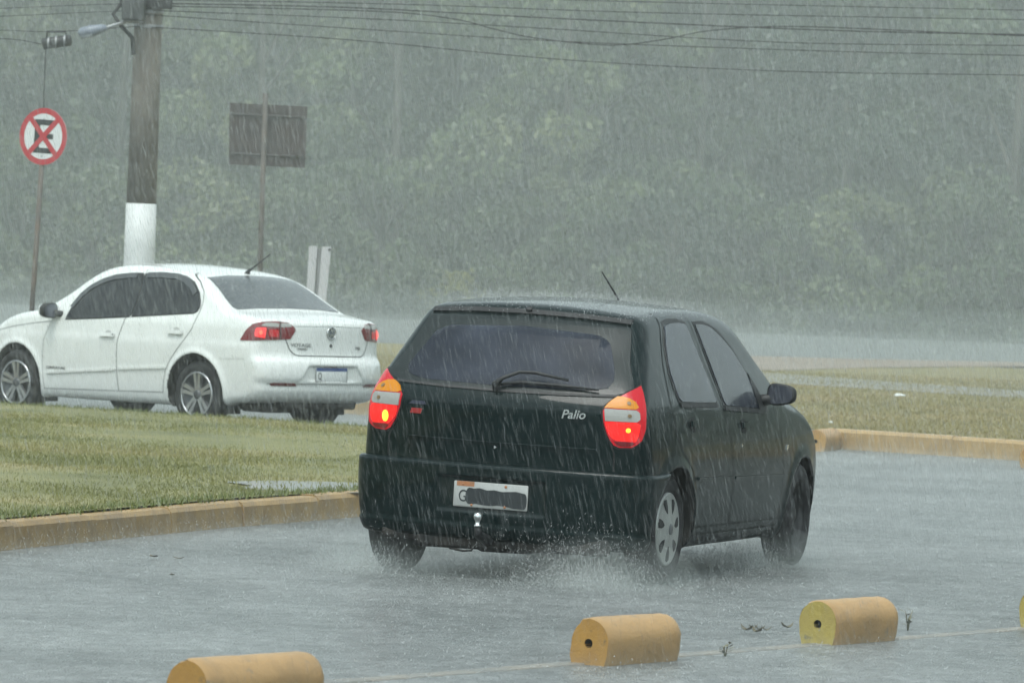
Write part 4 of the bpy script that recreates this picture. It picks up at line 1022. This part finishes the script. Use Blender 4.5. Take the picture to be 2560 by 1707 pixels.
# no-parking sign
YS = 53.0
sc = at(100,314,YS); s0 = at(99,380,YS); s1 = at(73,720,YS); axs = (s0-s1).normalized(); gs = Vector((s1.x - s1.z*axs.x/axs.z, YS, 0))
sg = empty('no_parking_sign', gs); tag(sg, 'round red and white no-parking sign on a leaning rusty post', 'road sign')
tube('post', [Vector((0,0,-.2)), (sc - gs) + axs*.24], .026, M_rustpost, sg, 12)
M_sr = mat('sign_red', (.42,.035,.045), .5); M_sw = mat('sign_white', (.62,.64,.64), .5); M_sk = mat('sign_black', (.02,.024,.026), .5)
fc = empty('sign_face', sc - gs + Vector((0,-.035,0)), 0, sg); fc.rotation_euler = (R(90), math.atan(axs.x/axs.z)*1.0, R(-29))
RS = .280
def ngon(r, n=48): return [(r*math.cos(2*math.pi*k/n), r*math.sin(2*math.pi*k/n)) for k in range(n)]
poly_extrude('plate', ngon(RS), -.003, 0, M_sw, fc)
bm = bmesh.new(); vi = [bm.verts.new((*p,.0012)) for p in ngon(RS*.80)]; vo = [bm.verts.new((*p,.0012)) for p in ngon(RS*.998)]
for k in range(48): bm.faces.new((vi[k],vo[k],vo[(k+1)%48],vi[(k+1)%48]))
link('red_ring', bm_mesh(bm), M_sr, fc)
k_ = RS/.285; W_ = .105
bm = bmesh.new()
for q in ((-.105,-.042,-.165,.165),(-.042,.105,-.165,-.112),(-.042,.118,-.022,.028),(-.042,.135,.110,.165)): box_bm(bm, *q, .0003, .0018)
link('letter', bm_mesh(bm), M_sk, fc)
for sgn in (1,-1):
    b_ = box('red_bar', -RS*.84, RS*.84, -.026,.026, 0.0004, .0030+.0004*sgn, M_sr, fc); b_.rotation_euler = (0,0,R(47*sgn))
for yy in (.17,-.19): lathe('bolt', [(0,.008),(.008,.007),(.010,.001)], M_galv, fc, 8, 'z').location = (0,yy,0)

# back of a rectangular sign
YB = 66.0
p0 = at(610,215,YB); p1 = at(598,600,YB); ab = (p0-p1).normalized(); gb2 = Vector((p1.x - p1.z*ab.x/ab.z, YB, 0))
br = empty('rectangular_sign', gb2); tag(br, 'dark back of a rectangular sign on a thin leaning post', 'road sign')
tube('post', [Vector((0,0,-.2)), p0-gb2], .033, mat('dark_post',(.07,.065,.06),.7,var=(.11,.09,.075),var_scale=6), br, 12)
cs = [at(527,236,YB), at(706,245,YB), at(700,386,YB), at(525,378,YB)]
bm = bmesh.new(); f_ = [bm.verts.new(q-gb2+Vector((0,.045,0))) for q in cs]; b2 = [bm.verts.new(q-gb2+Vector((0,.049,0))) for q in cs]
bm.faces.new(f_); bm.faces.new(b2[::-1])
for k in range(4): bm.faces.new((f_[k],f_[(k+1)%4],b2[(k+1)%4],b2[k]))
M_sback = mat('sign_back', (.042,.036,.036), .7, var=(.06,.045,.042), var_scale=5)
link('panel', bm_mesh(bm), M_sback, br)
for t in (.18,.82):
    a = cs[0].lerp(cs[3],t)-gb2; b = cs[1].lerp(cs[2],t)-gb2
    tube('stiffener', [a+Vector((.02,.03,0)), b+Vector((-.02,.03,0))], .013, mat('stiff_grey',(.07,.065,.065),.6), br, 6)
# white marker panel with a dark post
YM = 61.0
m0 = at(735,566,YM); m1 = at(727,690,YM); am = (m0-m1).normalized(); gm = Vector((m1.x - m1.z*am.x/am.z, YM, 0))
mk = empty('marker_panel', gm); tag(mk, 'narrow white marker board with dark centre post behind the sedan boot', 'marker board')
tube('post', [Vector((0,0,-.2)), m0-gm-am*.02], .028, mat('grey_post',(.12,.125,.125),.6), mk, 10)
mc = [at(710,565,YM), at(761,567,YM), at(748,700,YM), at(702,700,YM)]
tl, tr_, br_, bl_ = [q-gm for q in mc]
for nm, (a,b,c_,d_) in {'white_strip': (tl, tl.lerp(tr_,.38), bl_.lerp(br_,.38), bl_), 'white_strip_b': (tl.lerp(tr_,.58), tr_, br_, bl_.lerp(br_,.58))}.items():
    bm = bmesh.new(); f_ = [bm.verts.new(q+Vector((0,-.03,0))) for q in (a,b,c_,d_)]; b2 = [bm.verts.new(q+Vector((0,.0,0))) for q in (a,b,c_,d_)]
    bm.faces.new(f_); bm.faces.new(b2[::-1])
    for k in range(4): bm.faces.new((f_[k],f_[(k+1)%4],b2[(k+1)%4],b2[k]))
    link('white_strip', bm_mesh(bm), mat('marker_white',(.50,.50,.52),.6), mk)
lathe('bolt', [(0,.012),(.014,.010),(.016,0)], M_sk, mk, 8, 'z').matrix_local = Matrix.Translation(tl.lerp(tr_,.93).lerp(br_,.05)+Vector((0,-.03,0))) @ Matrix.Rotation(R(90),4,'X')

# ------------------------------------------------------------------ wood across the far road
def leaf_mat(name, c0, c1, c2):
    m, nt, out = node_mat(name); tc = nt.nodes.new('ShaderNodeNewGeometry')
    n1 = noise(nt, tc.outputs['Position'], .35, 7, .62)
    colr = ramp(nt, n1, [(.32,c0),(.5,c1),(.68,c2)])
    d = nt.nodes.new('ShaderNodeBsdfPrincipled'); d.inputs['Roughness'].default_value = .4; nt.links.new(colr, d.inputs['Base Color'])
    t = nt.nodes.new('ShaderNodeBsdfTranslucent'); nt.links.new(colr, t.inputs[0])
    mx = nt.nodes.new('ShaderNodeMixShader'); mx.inputs[0].default_value = .3; nt.links.new(d.outputs[0], mx.inputs[1]); nt.links.new(t.outputs[0], mx.inputs[2])
    nt.links.new(mx.outputs[0], out.inputs[0]); return m
LM = {'light': leaf_mat('light_leaves', (.07,.105,.042),(.125,.16,.065),(.20,.215,.10)), 'mid': leaf_mat('mid_leaves', (.045,.075,.03),(.07,.10,.04),(.11,.13,.05)),
      'dark': leaf_mat('dark_leaves', (.022,.040,.026),(.038,.062,.038),(.062,.085,.050)), 'yellow': leaf_mat('yellow_leaves', (.16,.17,.03),(.24,.24,.04),(.30,.28,.06))}
M_bark = mat('grey_bark', (.05,.045,.036), .8, var=(.09,.08,.065), var_scale=3, bump=.4, bump_scale=12)
def leaf_cloud(centres, radii, n, size, seed, flat=.7):
    g = np.random.default_rng(seed); k = g.integers(0,len(centres),n)
    d = g.normal(size=(n,3)); d /= np.linalg.norm(d,axis=1,keepdims=True); rr = g.uniform(.45,1.0,n)**.6
    P = np.asarray(centres)[k] + d*(np.asarray(radii)[k]*rr)[:,None]*np.array([1,1,flat])
    a = g.normal(size=(n,3)); a /= np.linalg.norm(a,axis=1,keepdims=True); b = np.cross(a, g.normal(size=(n,3))); b /= np.linalg.norm(b,axis=1,keepdims=True)
    s = g.uniform(.6,1.3,n)[:,None]*size
    V = np.stack([P-a*s*.5, P+b*s*.28, P+a*s*.5, P-b*s*.28],1).reshape(-1,3)
    return V, np.arange(4*n).reshape(-1,4)
def make_tree_meshes(seed, H, Wd, low, n, size):
    g = np.random.default_rng(seed); cen, rad = [], []
    for _ in range(34):
        t = g.uniform(0,1); zz = low + (H-low)*t; wid = Wd*(.45+.75*math.sin(math.pi*min(1,(.12+t*.85)))) * .5
        a = g.uniform(0,2*math.pi); r = wid*math.sqrt(g.uniform(.1,1)); cen.append((r*math.cos(a), r*math.sin(a), zz)); rad.append(g.uniform(.55,1.15)*Wd/6.5)
    V, F = leaf_cloud(cen, rad, n, size, seed+50)
    crown = mesh_np('crown', V, F)
    TV, TF = [], []
    def add(pts, rr, k=8):
        v, f = tube_arrays(pts, rr, k); o = len(TV); TV.extend(v); TF.extend([tuple(i+o for i in q) for q in f])
    lean = g.uniform(-.05,.05,2)
    add([(0,0,-.4),(lean[0]*H*.3,lean[1]*H*.3,H*.3),(lean[0]*H*.6,lean[1]*H*.6,H*.6),(lean[0]*H,lean[1]*H,H*.93)], [.17,.13,.09,.03])
    for k in range(9):
        c = cen[k*3]; z0 = max(.8, c[2]*.62); add([(lean[0]*z0,lean[1]*z0,z0), (c[0]*.5,c[1]*.5,(z0+c[2])*.52), c], [.06,.04,.015], 6)
    tm = bpy.data.meshes.new('trunk'); tm.from_pydata(TV,[],TF); tm.update(); return crown, tm
KINDS = {}
for nm, H, Wd, low, n, size in (('a',11.5,6.0,1.2,11000,.25),('b',13,6.8,2.0,11500,.26),('c',10,5.2,.8,9500,.24),('d',14,7.0,2.6,12000,.27),('bush',3.6,4.6,.2,6500,.19),('shrub',1.3,1.6,.1,1200,.14)):
    KINDS[nm] = make_tree_meshes(ord(nm[0])*7+len(nm), H, Wd, low, n, size)
def tree(name, kind, x, y, lm, label, group, sc=1.0, cat='tree'):
    t = empty(name, (x,y,0), random.uniform(0,6.28)); t.scale = (sc,sc,sc*random.uniform(.92,1.08)); tag(t, label, cat, group)
    c = bpy.data.objects.new('crown', KINDS[kind][0]); col.objects.link(c); c.parent = t
    if not KINDS[kind][0].materials: KINDS[kind][0].materials.append(LM['mid'])
    c.material_slots[0].link = 'OBJECT'; c.material_slots[0].material = LM[lm]
    k = bpy.data.objects.new('trunk', KINDS[kind][1]); col.objects.link(k); k.parent = t
    if not KINDS[kind][1].materials: KINDS[kind][1].materials.append(M_bark)
    return t
rt = random.Random(11)
ks = 'abcd'
for row, (y0, dy, step) in enumerate(((137,3,3.6),(143,3,4.0),(150,4,4.6))):
    x = -21 + row*1.3; i = 0
    while x < 22:
        lightzone = -9 < x < 1.5; px = x + rt.uniform(-.7,.7)
        if lightzone: lm, lab, gr = ('light' if rt.random() < .65 else 'mid'), 'pale green broad tree in the wood across the far road, left of centre', 'pale trees of the roadside wood'
        elif x < -9: lm, lab, gr = ('mid' if rt.random() < .6 else 'light'), 'mid green tree in the wood behind the utility pole and round sign', 'trees of the wood behind the pole'
        else: lm, lab, gr = ('dark' if rt.random() < .7 else 'mid'), 'dark green tree in the wood behind the hatchback, right of centre', 'dark trees of the roadside wood'
        tree('woodland_tree', ks[(i*3+row)%4], px, y0+rt.uniform(-dy,dy)*.5, lm, lab, gr, rt.uniform(.9,1.15)); x += step*rt.uniform(.85,1.15); i += 1
for k, (dx, Y, kd, lm, s_) in enumerate(((1980,134.6,'bush','light',1.0),(2180,134.8,'bush','mid',1.05),(1790,135.0,'bush','mid',.85),(2330,135.0,'bush','mid',.9))):
    p = at(dx, 700, Y); tree('roadside_bush', 'bush', p.x, Y, lm, ('rounded pale green bush at the wood edge, above and right of the door mirror','large green bush at the wood edge in the right third of the picture','smaller green bush at the wood edge just right of the hatchback roof','green bush at the wood edge by the right picture edge')[k], 'bushes at the wood edge on the right', s_, 'bush')
for k, (dx, Y, lm, s_) in enumerate(((40,134.4,'mid',.8),(200,134.8,'mid',.95),(420,134.6,'light',.9),(640,134.9,'mid',.9),(860,134.7,'mid',.95),(1130,135.0,'mid',.8),(1330,134.7,'mid',.9),(1530,135.0,'dark',.9))):
    p = at(dx, 700, Y); tree('roadside_bush', 'bush', p.x, Y, lm, 'low undergrowth bush at the wood edge, ' + ('behind the round sign post','between round sign and utility pole','just right of the utility pole','behind the rectangular sign post','right of the white marker board','right of the small yellow shrub','behind the hatchback aerial','above the right end of the hatchback roof')[k], 'undergrowth bushes along the wood edge', s_, 'bush')
p = at(1045, 690, 133.9); tree('yellow_shrub', 'shrub', p.x, 133.9, 'yellow', 'small bright yellow green shrub above the hatchback roof', None, .9, 'shrub')
# wooded hillside rising behind the trees
hx = np.linspace(-160,160,65); hy = np.linspace(166,300,28); HX, HY = np.meshgrid(hx,hy,indexing='ij')
HZ = -.1 + 26*sstep(166,215,HY) + 1.2*np.sin(HX*.35+HY*.2)*sstep(168,180,HY) + 1.0*np.sin(HX*.9-HY*.5)*sstep(168,180,HY)
ii = np.arange(65*28).reshape(65,28); HF = np.stack([ii[:-1,:-1],ii[1:,:-1],ii[1:,1:],ii[:-1,1:]],-1).reshape(-1,4)
tag(link('hillside', mesh_np('hillside', np.stack([HX,HY,HZ],-1).reshape(-1,3), HF), mat('hill_green',(.03,.045,.022),.9,var=(.06,.075,.035),var_scale=.25), None, True), kind='structure')
# the closed mass of the wood farther back
V, F = leaf_cloud(np.stack([rng.uniform(-45,45,420), rng.uniform(154,166,420), rng.uniform(.3,15,420)],1), rng.uniform(1.8,3.2,420), 60000, .80, 99, .9)
tag(link('woodland', mesh_np('woodland', V, F), LM['dark']), 'dense dark mass of foliage deep in the wood', 'wood', kind='stuff')
for sx in (-1,1):
    V, F = leaf_cloud(np.stack([sx*rng.uniform(22,60,220), rng.uniform(137,152,220), rng.uniform(.3,12,220)],1), rng.uniform(1.6,2.8,220), 16000, .6, 120+sx, .9)
    tag(link('woodland', mesh_np('woodland', V, F), LM['dark']), 'continuation of the wood past the %s picture edge' % ('left' if sx < 0 else 'right'), 'wood', kind='stuff')

for (x0,x1,y0,y1,lab) in ((-70,70,-34,-22,'tree belt standing behind the viewer'), (34,52,-22,80,'tree belt along the right side, outside the picture'), (-60,-44,-22,80,'tree belt along the left side, outside the picture')):
    V, F = leaf_cloud(np.stack([rng.uniform(x0,x1,260), rng.uniform(y0,y1,260), rng.uniform(.3,11,260)],1), rng.uniform(2.2,3.6,260), 12000, .9, int(x0+90), .9)
    tag(link('woodland', mesh_np('woodland', V, F), LM['dark']), lab, 'wood', kind='stuff')

# ------------------------------------------------------------------ grass
def grass(name, n, sampler, h0, h1, wd, lm, lab, seed):
    g = np.random.default_rng(seed); P = sampler(g, n); n = len(P)
    a = g.uniform(0,2*np.pi,n); h = g.uniform(h0,h1,n); w = wd*g.uniform(.6,1.3,n); ln = g.normal(0,.45,(n,2))*h[:,None]
    dx = np.stack([np.cos(a),np.sin(a),np.zeros(n)],1)*w[:,None]*.5
    tip = P + np.concatenate([ln, h[:,None]],1)
    V = np.stack([P-dx, P+dx, tip],1).reshape(-1,3)
    o = link(name, mesh_np(name, V, np.arange(3*n).reshape(-1,3)), lm); tag(o, lab, 'grass', kind='stuff'); return o
LG = leaf_mat('island_blades', (.175,.185,.068),(.245,.245,.095),(.32,.285,.13)); LG2 = leaf_mat('verge_blades', (.24,.215,.10),(.32,.275,.13),(.38,.30,.16))
LG3 = leaf_mat('fresh_blades', (.12,.16,.05),(.17,.20,.07),(.23,.23,.09))
poly_l = np.array(left_in)
def s_left(g, n):
    x = g.uniform(-6.5,.7,n*2); y = g.uniform(26,52,n*2); k = in_poly(x,y,poly_l)
    k &= (np.sin(x*2.1+.7*y)+np.sin(1.7*y-1.1*x+2)+.8*np.sin(3.7*x+2.9*y) > -1.75) | (g.uniform(0,1,n*2) < .35)
    pd = ((x-pud.x)/.62)**2 + ((y-pud.y)/.85)**2; k &= (pd > 1) | (g.uniform(0,1,n*2) < .12)
    x = x[k][:n]; y = y[k][:n]; return np.stack([x,y,np.full(len(x),.150)],1)
grass('lawn_grass', 150000, s_left, .012, .034, .009, LG, 'short wet yellow green grass on the island left of the hatchback', 3)
edge = inset(resample(catmull(KL,8),.05), .16); edge = edge[(edge[:,1] > 26) & (edge[:,0] > -7)]
def s_edge(g, n):
    i = g.integers(0,len(edge),n); q = edge[i] + g.normal(0,.05,(n,2)); return np.stack([q[:,0],q[:,1],np.full(n,.150)],1)
grass('kerb_grass', 7000, s_edge, .02, .055, .010, LG3, 'greener grass fringe along the island kerb', 4)
poly_r = np.array(rp)
def s_right(g, n):
    y = 47 + 30*g.uniform(0,1,n*3)**1.4; x = g.uniform(-4,12,n*3); k = in_poly(x,y,poly_r); x = x[k][:n]; y = y[k][:n]
    return np.stack([x,y,np.full(len(x),.158)],1)
grass('verge_grass', 110000, s_right, .025, .055, .014, LG2, 'dry yellow brown grass of the verge behind the right kerb', 5)

# puddle in the island turf, litter, floating debris
bm = bmesh.new(); pv = [bm.verts.new((pud.x+(.62+.10*math.sin(3*t+1)+.06*math.sin(7*t))*math.cos(t), pud.y+(.80+.12*math.sin(2*t))*math.sin(t), .1515)) for t in np.linspace(0,2*math.pi,41)[:-1]]
bm.faces.new(pv); tag(link('puddle', bm_mesh(bm), mat('muddy_water', (.17,.17,.15), .3, coat=.5, coat_rough=.2, bump=.3, bump_scale=18)), kind='structure')
def rag(name, px, z, size, m, lab, cat, seed):
    g = random.Random(seed); c = ground(*px, z); bm = bmesh.new(); bmesh.ops.create_icosphere(bm, subdivisions=2, radius=1)
    for v in bm.verts:
        k = 1 + g.uniform(-.25,.25); v.co = Vector((v.co.x*size[0]*k, v.co.y*size[1]*k, max(v.co.z,-.2)*size[2]*k))
    o = link(name, bm_mesh(bm), m, None, True); o.location = c; tag(o, lab, cat); return o
M_bag = mat('white_plastic', (.75,.77,.77), .4)
rag('plastic_bag', (2065,908), .19, (.07,.05,.022), M_bag, 'crumpled white plastic bag lying on the verge grass', 'litter', 1)
rag('paper_scrap', (1908,970), .19, (.022,.02,.014), M_bag, 'tiny white scrap on the verge grass by the fender', 'litter', 2)
M_leaf = mat('rotten_leaf', (.09,.08,.05), .5, var=(.14,.12,.07), var_scale=30)
def leafobj(name, px, z, L, ang, lab, grp, curl=.3):
    c = ground(*px, z); bm = bmesh.new(); n = 7; rows = []
    for i in range(n):
        t = i/(n-1); w = .32*math.sin(math.pi*(t**.8))*L; x = (t-.5)*L; zz = .012 + curl*L*(t-.5)**2*2
        rows.append([bm.verts.new((x,-w,zz+.15*w)), bm.verts.new((x,0,zz)), bm.verts.new((x,w,zz+.15*w))])
    for a,b in zip(rows,rows[1:]):
        for j in (0,1): bm.faces.new((a[j],b[j],b[j+1],a[j+1]))
    bmesh.ops.remove_doubles(bm, verts=bm.verts[:], dist=1e-5)
    r_ = bmesh.ops.extrude_face_region(bm, geom=bm.faces[:])
    for v in r_['geom']:
        if isinstance(v, bmesh.types.BMVert): v.co.z -= .002
    o = link(name, bm_mesh(bm), M_leaf); o.location = c; o.rotation_euler = (0,0,ang); tag(o, lab, 'leaf', grp); return o
for k, px in enumerate(((352,1283),(410,1287),(395,1325))):
    leafobj('floating_leaf', px, .004, random.uniform(.04,.07), random.uniform(0,3), 'small dark leaf floating on the flooded road near the island kerb', 'leaves floating near the island kerb')
for k, px in enumerate(((1715,1452),(1730,1447),(1745,1450),(1760,1452),(1738,1456),(1808,1446))):
    leafobj('drifted_leaf', px, .004, random.uniform(.04,.07), random.uniform(0,3), 'dark leaf in the small drift between two concrete blocks', 'leaves drifted between the blocks', .8)
def weed(px, z, H, n, lab, seed):
    g = random.Random(seed); c = ground(*px, z); w = empty('weed_sprig', c); tag(w, lab, 'weed')
    for k in range(n):
        a = g.uniform(0,6.28); l = H*g.uniform(.6,1); tp_ = Vector((math.cos(a)*l*.35, math.sin(a)*l*.35, l))
        st = tube('stem', [Vector((0,0,-.01)), tp_*.5+Vector((0,0,.02)), tp_], [.003,.0025,.0012], mat('weed_green',(.15,.15,.09),.6,var=(.19,.17,.11),var_scale=30), w, 5)
        bm = bmesh.new()
        for j in range(4):
            t = .35+.2*j; p = tp_*t; b = g.uniform(0,6.28); d = Vector((math.cos(b),math.sin(b),.4))*.035; s_ = Vector((-math.sin(b),math.cos(b),0))*.008
            bm.faces.new([bm.verts.new(p), bm.verts.new(p+d*.5+s_), bm.verts.new(p+d), bm.verts.new(p+d*.5-s_)])
        link('leaf_blade', bm_mesh(bm), mat('weed_green'), w)
weed((2085,1447), .0, .10, 3, 'thin weed sprig beside the clean-ended concrete block', 1)
weed((1665,1508), .0, .06, 3, 'tiny green weed tuft on the pavement edge between the blocks', 2)

# ------------------------------------------------------------------ rain, splashes and mist
m_rain, nt, out = node_mat('rain_water')
tr = nt.nodes.new('ShaderNodeBsdfTransparent'); df = nt.nodes.new('ShaderNodeBsdfDiffuse'); df.inputs[0].default_value = (.85,.88,.88,1)
tl_ = nt.nodes.new('ShaderNodeBsdfTranslucent'); tl_.inputs[0].default_value = (.85,.88,.88,1)
m1 = nt.nodes.new('ShaderNodeMixShader'); m1.inputs[0].default_value = .5; nt.links.new(df.outputs[0], m1.inputs[1]); nt.links.new(tl_.outputs[0], m1.inputs[2])
m2 = nt.nodes.new('ShaderNodeMixShader'); m2.inputs[0].default_value = .105; nt.links.new(tr.outputs[0], m2.inputs[1]); nt.links.new(m1.outputs[0], m2.inputs[2])
nt.links.new(m2.outputs[0], out.inputs[0])
m_rain_near = m_rain.copy(); m_rain_near.name = 'rain_water_near'
for q in m_rain_near.node_tree.nodes:
    if q.type == 'MIX_SHADER' and abs(q.inputs[0].default_value-.105) < 1e-4: q.inputs[0].default_value = .075
m_drop, nt, out = node_mat('splash_water')
b = nt.nodes.new('ShaderNodeBsdfPrincipled'); b.inputs['Base Color'].default_value = (.75,.78,.78,1); b.inputs['Roughness'].default_value = .2; b.inputs['Alpha'].default_value = .55
nt.links.new(b.outputs[0], out.inputs[0])
def needles(name, P, D, L, W_, m, lab, cat='rain'):
    """falling drops: slim spindles"""
    n = len(P); g = np.random.default_rng(n); a = np.cross(D, np.array([0,1,0.])); a /= np.linalg.norm(a,axis=1,keepdims=True); b = np.cross(D,a); b /= np.linalg.norm(b,axis=1,keepdims=True)
    w = W_[:,None]
    V = np.stack([P-D*L[:,None]*.5+a*w*.3, P+a*w-D*L[:,None]*.1, P-a*w*.5+b*w*.8, P+D*L[:,None]*.5],1).reshape(-1,3); base_ = np.arange(n)[:,None]*4
    F = np.concatenate([base_+np.array(q) for q in ((0,1,2),(0,3,1),(0,2,3),(1,3,2))])
    o = link(name, mesh_np(name, V, F), m, None, True); tag(o, lab, cat, kind='stuff'); return o
g = np.random.default_rng(21)
# even fall of rain over the place, a little wider than the view
for NR, ya, yb, l0, l1, w0, w1, nm_ in ((110000,17,32,.03,.085,.0008,.0022,'near'),(330000,32,80,.04,.13,.0014,.0036,'far')):
    yy = (ya**3 + (yb**3-ya**3)*g.uniform(0,1,NR))**(1/3.)
    xx = g.uniform(-1,1,NR)*(.115*yy+1.2); zz = g.uniform(0,1,NR)*(CAM_H+.065*yy+.9)
    D = np.stack([np.full(NR,.26)+g.normal(0,.07,NR), g.normal(0,.05,NR), -np.ones(NR)],1); D /= np.linalg.norm(D,axis=1,keepdims=True)
    needles('rain', np.stack([xx,yy,zz],1), D, g.uniform(l0,l1,NR), g.uniform(w0,w1,NR), m_rain_near if nm_ == 'near' else m_rain, 'slanting streaks of heavy rain falling ' + ('round the dark hatchback' if nm_ == 'near' else 'from the white sedan to the far road'))
def drops(name, P, s, lab, cat='splash'):
    n = len(P); tet = np.array([(0,0,1),(.94,0,-.33),(-.47,.82,-.33),(-.47,-.82,-.33)]); g = np.random.default_rng(n+5)
    a = g.uniform(0,6.28,n); ca, sa = np.cos(a), np.sin(a)
    T = tet[None]*s[:,None,None]; X = T[...,0]*ca[:,None]-T[...,1]*sa[:,None]; Y = T[...,0]*sa[:,None]+T[...,1]*ca[:,None]
    V = np.stack([X,Y,T[...,2]*g.uniform(.8,2.2,n)[:,None]],-1) + P[:,None]
    F = np.concatenate([np.arange(n)[:,None]*4+np.array(q) for q in ((0,1,2),(0,2,3),(0,3,1),(1,3,2))])
    o = link(name, mesh_np(name, V.reshape(-1,3), F), m_drop, None, True); tag(o, lab, cat, kind='stuff'); return o
# splashes where drops strike the flooded road: tight clusters that jump a few centimetres
def on_road(n, y0, y1):
    y = np.sqrt(g.uniform(y0**2,y1**2,n)); x = g.uniform(-1,1,n)*(.112*y+.8); k = ~in_poly(x,y,np.array(left_poly+[(-20,58),(-30,40),(-20,15)])) & ~in_poly(x,y,poly_r); return x[k], y[k]
x, y = on_road(60000, 17, 56); rep = 2
X = np.repeat(x,rep)+g.normal(0,.014,len(x)*rep); Y = np.repeat(y,rep)+g.normal(0,.014,len(x)*rep)
drops('road_splash', np.stack([X,Y,np.abs(g.normal(0,.020,len(X)))+.004],1), g.uniform(.0009,.0036,len(X)), 'tiny splashes of raindrops striking the flooded road')
# spray thrown up along the island kerb
i = g.integers(0,len(edge),5200); q = inset(edge, -.24)[i] + g.normal(0,.06,(5200,2))
drops('kerb_splash', np.stack([q[:,0],q[:,1],np.abs(g.normal(0,.055,5200))],1), g.uniform(.0008,.003,5200), 'droplets splashing up against the island kerb')
# spray at the hatchback wheels
Mh = Matrix.Translation(hatch.location) @ Matrix.Rotation(-0.337,4,'Z'); R3 = np.array(Mh.to_3x3()); T3 = np.array(Mh.translation)
def carpts(P): return P @ R3.T + T3
for nm, cx, cy, sx, sy, sz, n, lab in (('wheel_spray', .58,.0,.20,.26,.12,8000,'water spray behind the covered rear wheel of the hatchback'), ('wheel_spray', -.66,.25,.16,.30,.09,3800,'water spray at the far rear wheel of the hatchback'), ('wheel_spray', .66,2.55,.14,.35,.10,4200,'water spray behind the uncovered front wheel of the hatchback')):
    t = g.uniform(0,1,n)**.7; P = np.stack([cx+g.normal(0,sx,n)*(.35+t), cy+.30-t*.9*sy/.3+g.normal(0,sy*.35,n), np.abs(g.normal(0,sz,n))*(.35+.8*t)],1)
    D = np.stack([g.normal(0,.5,n), -.5+g.normal(0,.5,n), .8+g.normal(0,.5,n)],1); D /= np.linalg.norm(D,axis=1,keepdims=True)
    needles(nm, carpts(P), D @ R3.T, g.uniform(.006,.025,n), g.uniform(.0006,.0017,n), m_drop, lab, 'spray')
# raindrops bursting on the roofs
def roof_splash(car, root, rz, n, lab, zmin):
    m = (car.N[:,2] > .72) & (car.P[:,2] > zmin); idx = np.flatnonzero(m); k = g.choice(idx, n)
    P = car.loc(car.P[k] + g.normal(0,.012,(n,3)) + car.N[k]*np.abs(g.normal(0,.022,n))[:,None])
    Mx = Matrix.Rotation(rz,4,'Z'); P = P @ np.array(Mx.to_3x3()).T + np.array(root.location)
    drops('roof_splash', P, g.uniform(.001,.003,n), lab)
roof_splash(hatch_c, hatch, -.337, 11000, 'fine halo of raindrops bursting on the hatchback roof and hood', .78)
roof_splash(sedan_c, sedan, .82, 7000, 'fine halo of raindrops bursting on the sedan roof and boot', .9)

def volume_mat(name, dens, colr=(.88,.95,.92), aniso=.2):
    m, nt, out = node_mat(name); v = nt.nodes.new('ShaderNodeVolumePrincipled'); v.inputs['Color'].default_value = (*colr,1)
    v.inputs['Density'].default_value = dens; v.inputs['Anisotropy'].default_value = aniso; nt.links.new(v.outputs[0], out.inputs['Volume']); return m
def vol_box(name, x0,x1,y0,y1,z0,z1, dens, lab):
    o = box(name, x0,x1,y0,y1,z0,z1, volume_mat(name, dens)); tag(o, lab, 'haze', kind='stuff'); return o
vol_box('haze', -150,150,-45,320,-1.3,32, .0007, 'pale grey rain haze filling the air')
vol_box('mist', -130,130,43,172,-.25,18, .0033, 'thicker rain mist hanging over the far road and wood')
for k, (zt, dn) in enumerate(((.24,.016),(.85,.0045))):
    vol_box('road_mist', -120-k,120+k,89-k*.3,131.5+k*.3,.012+.002*k,zt, dn, ('lowest dense layer of splash mist hugging the far road','second layer of splash mist above the far road','third thinning layer of splash mist above the far road','highest faint layer of splash mist above the far road')[k])
for k, (zt, dn) in enumerate(((.05,.070),(.12,.032))):
    vol_box('splash_mist', -40-k,40+k,8-k*.3,87.2+k*.2,.0065+.0008*k,zt, dn, ('lowest dense','upper faint')[k]+' layer of splash mist over the flooded near road')
def puff(name, c, s, dens, lab):
    bm = bmesh.new(); bmesh.ops.create_icosphere(bm, subdivisions=3, radius=1)
    for v in bm.verts: v.co = Vector((v.co.x*s[0], v.co.y*s[1], max(v.co.z,-.02)*s[2]))
    o = link(name, bm_mesh(bm), volume_mat(name+'_air', dens)); o.location = c; tag(o, lab, 'mist', kind='stuff')
for (vx,uy,zz_), s, dn, lab in (((.62,.10,.01),(.50,.75,.26),.22,'round the covered rear wheel'), ((-.68,.35,.01),(.40,.7,.22),.24,'round the far rear wheel'), ((.70,2.75,.01),(.36,.7,.22),.24,'round the uncovered front wheel')):
    for k, q in enumerate((1.0,.68,.42)):
        puff('spray_mist', Mh @ Vector((vx,uy-.1*k,zz_+.001*k)), (s[0]*q,s[1]*q,s[2]*q), dn, ('outermost faint','middle','innermost dense')[k]+' layer of spray mist '+lab)
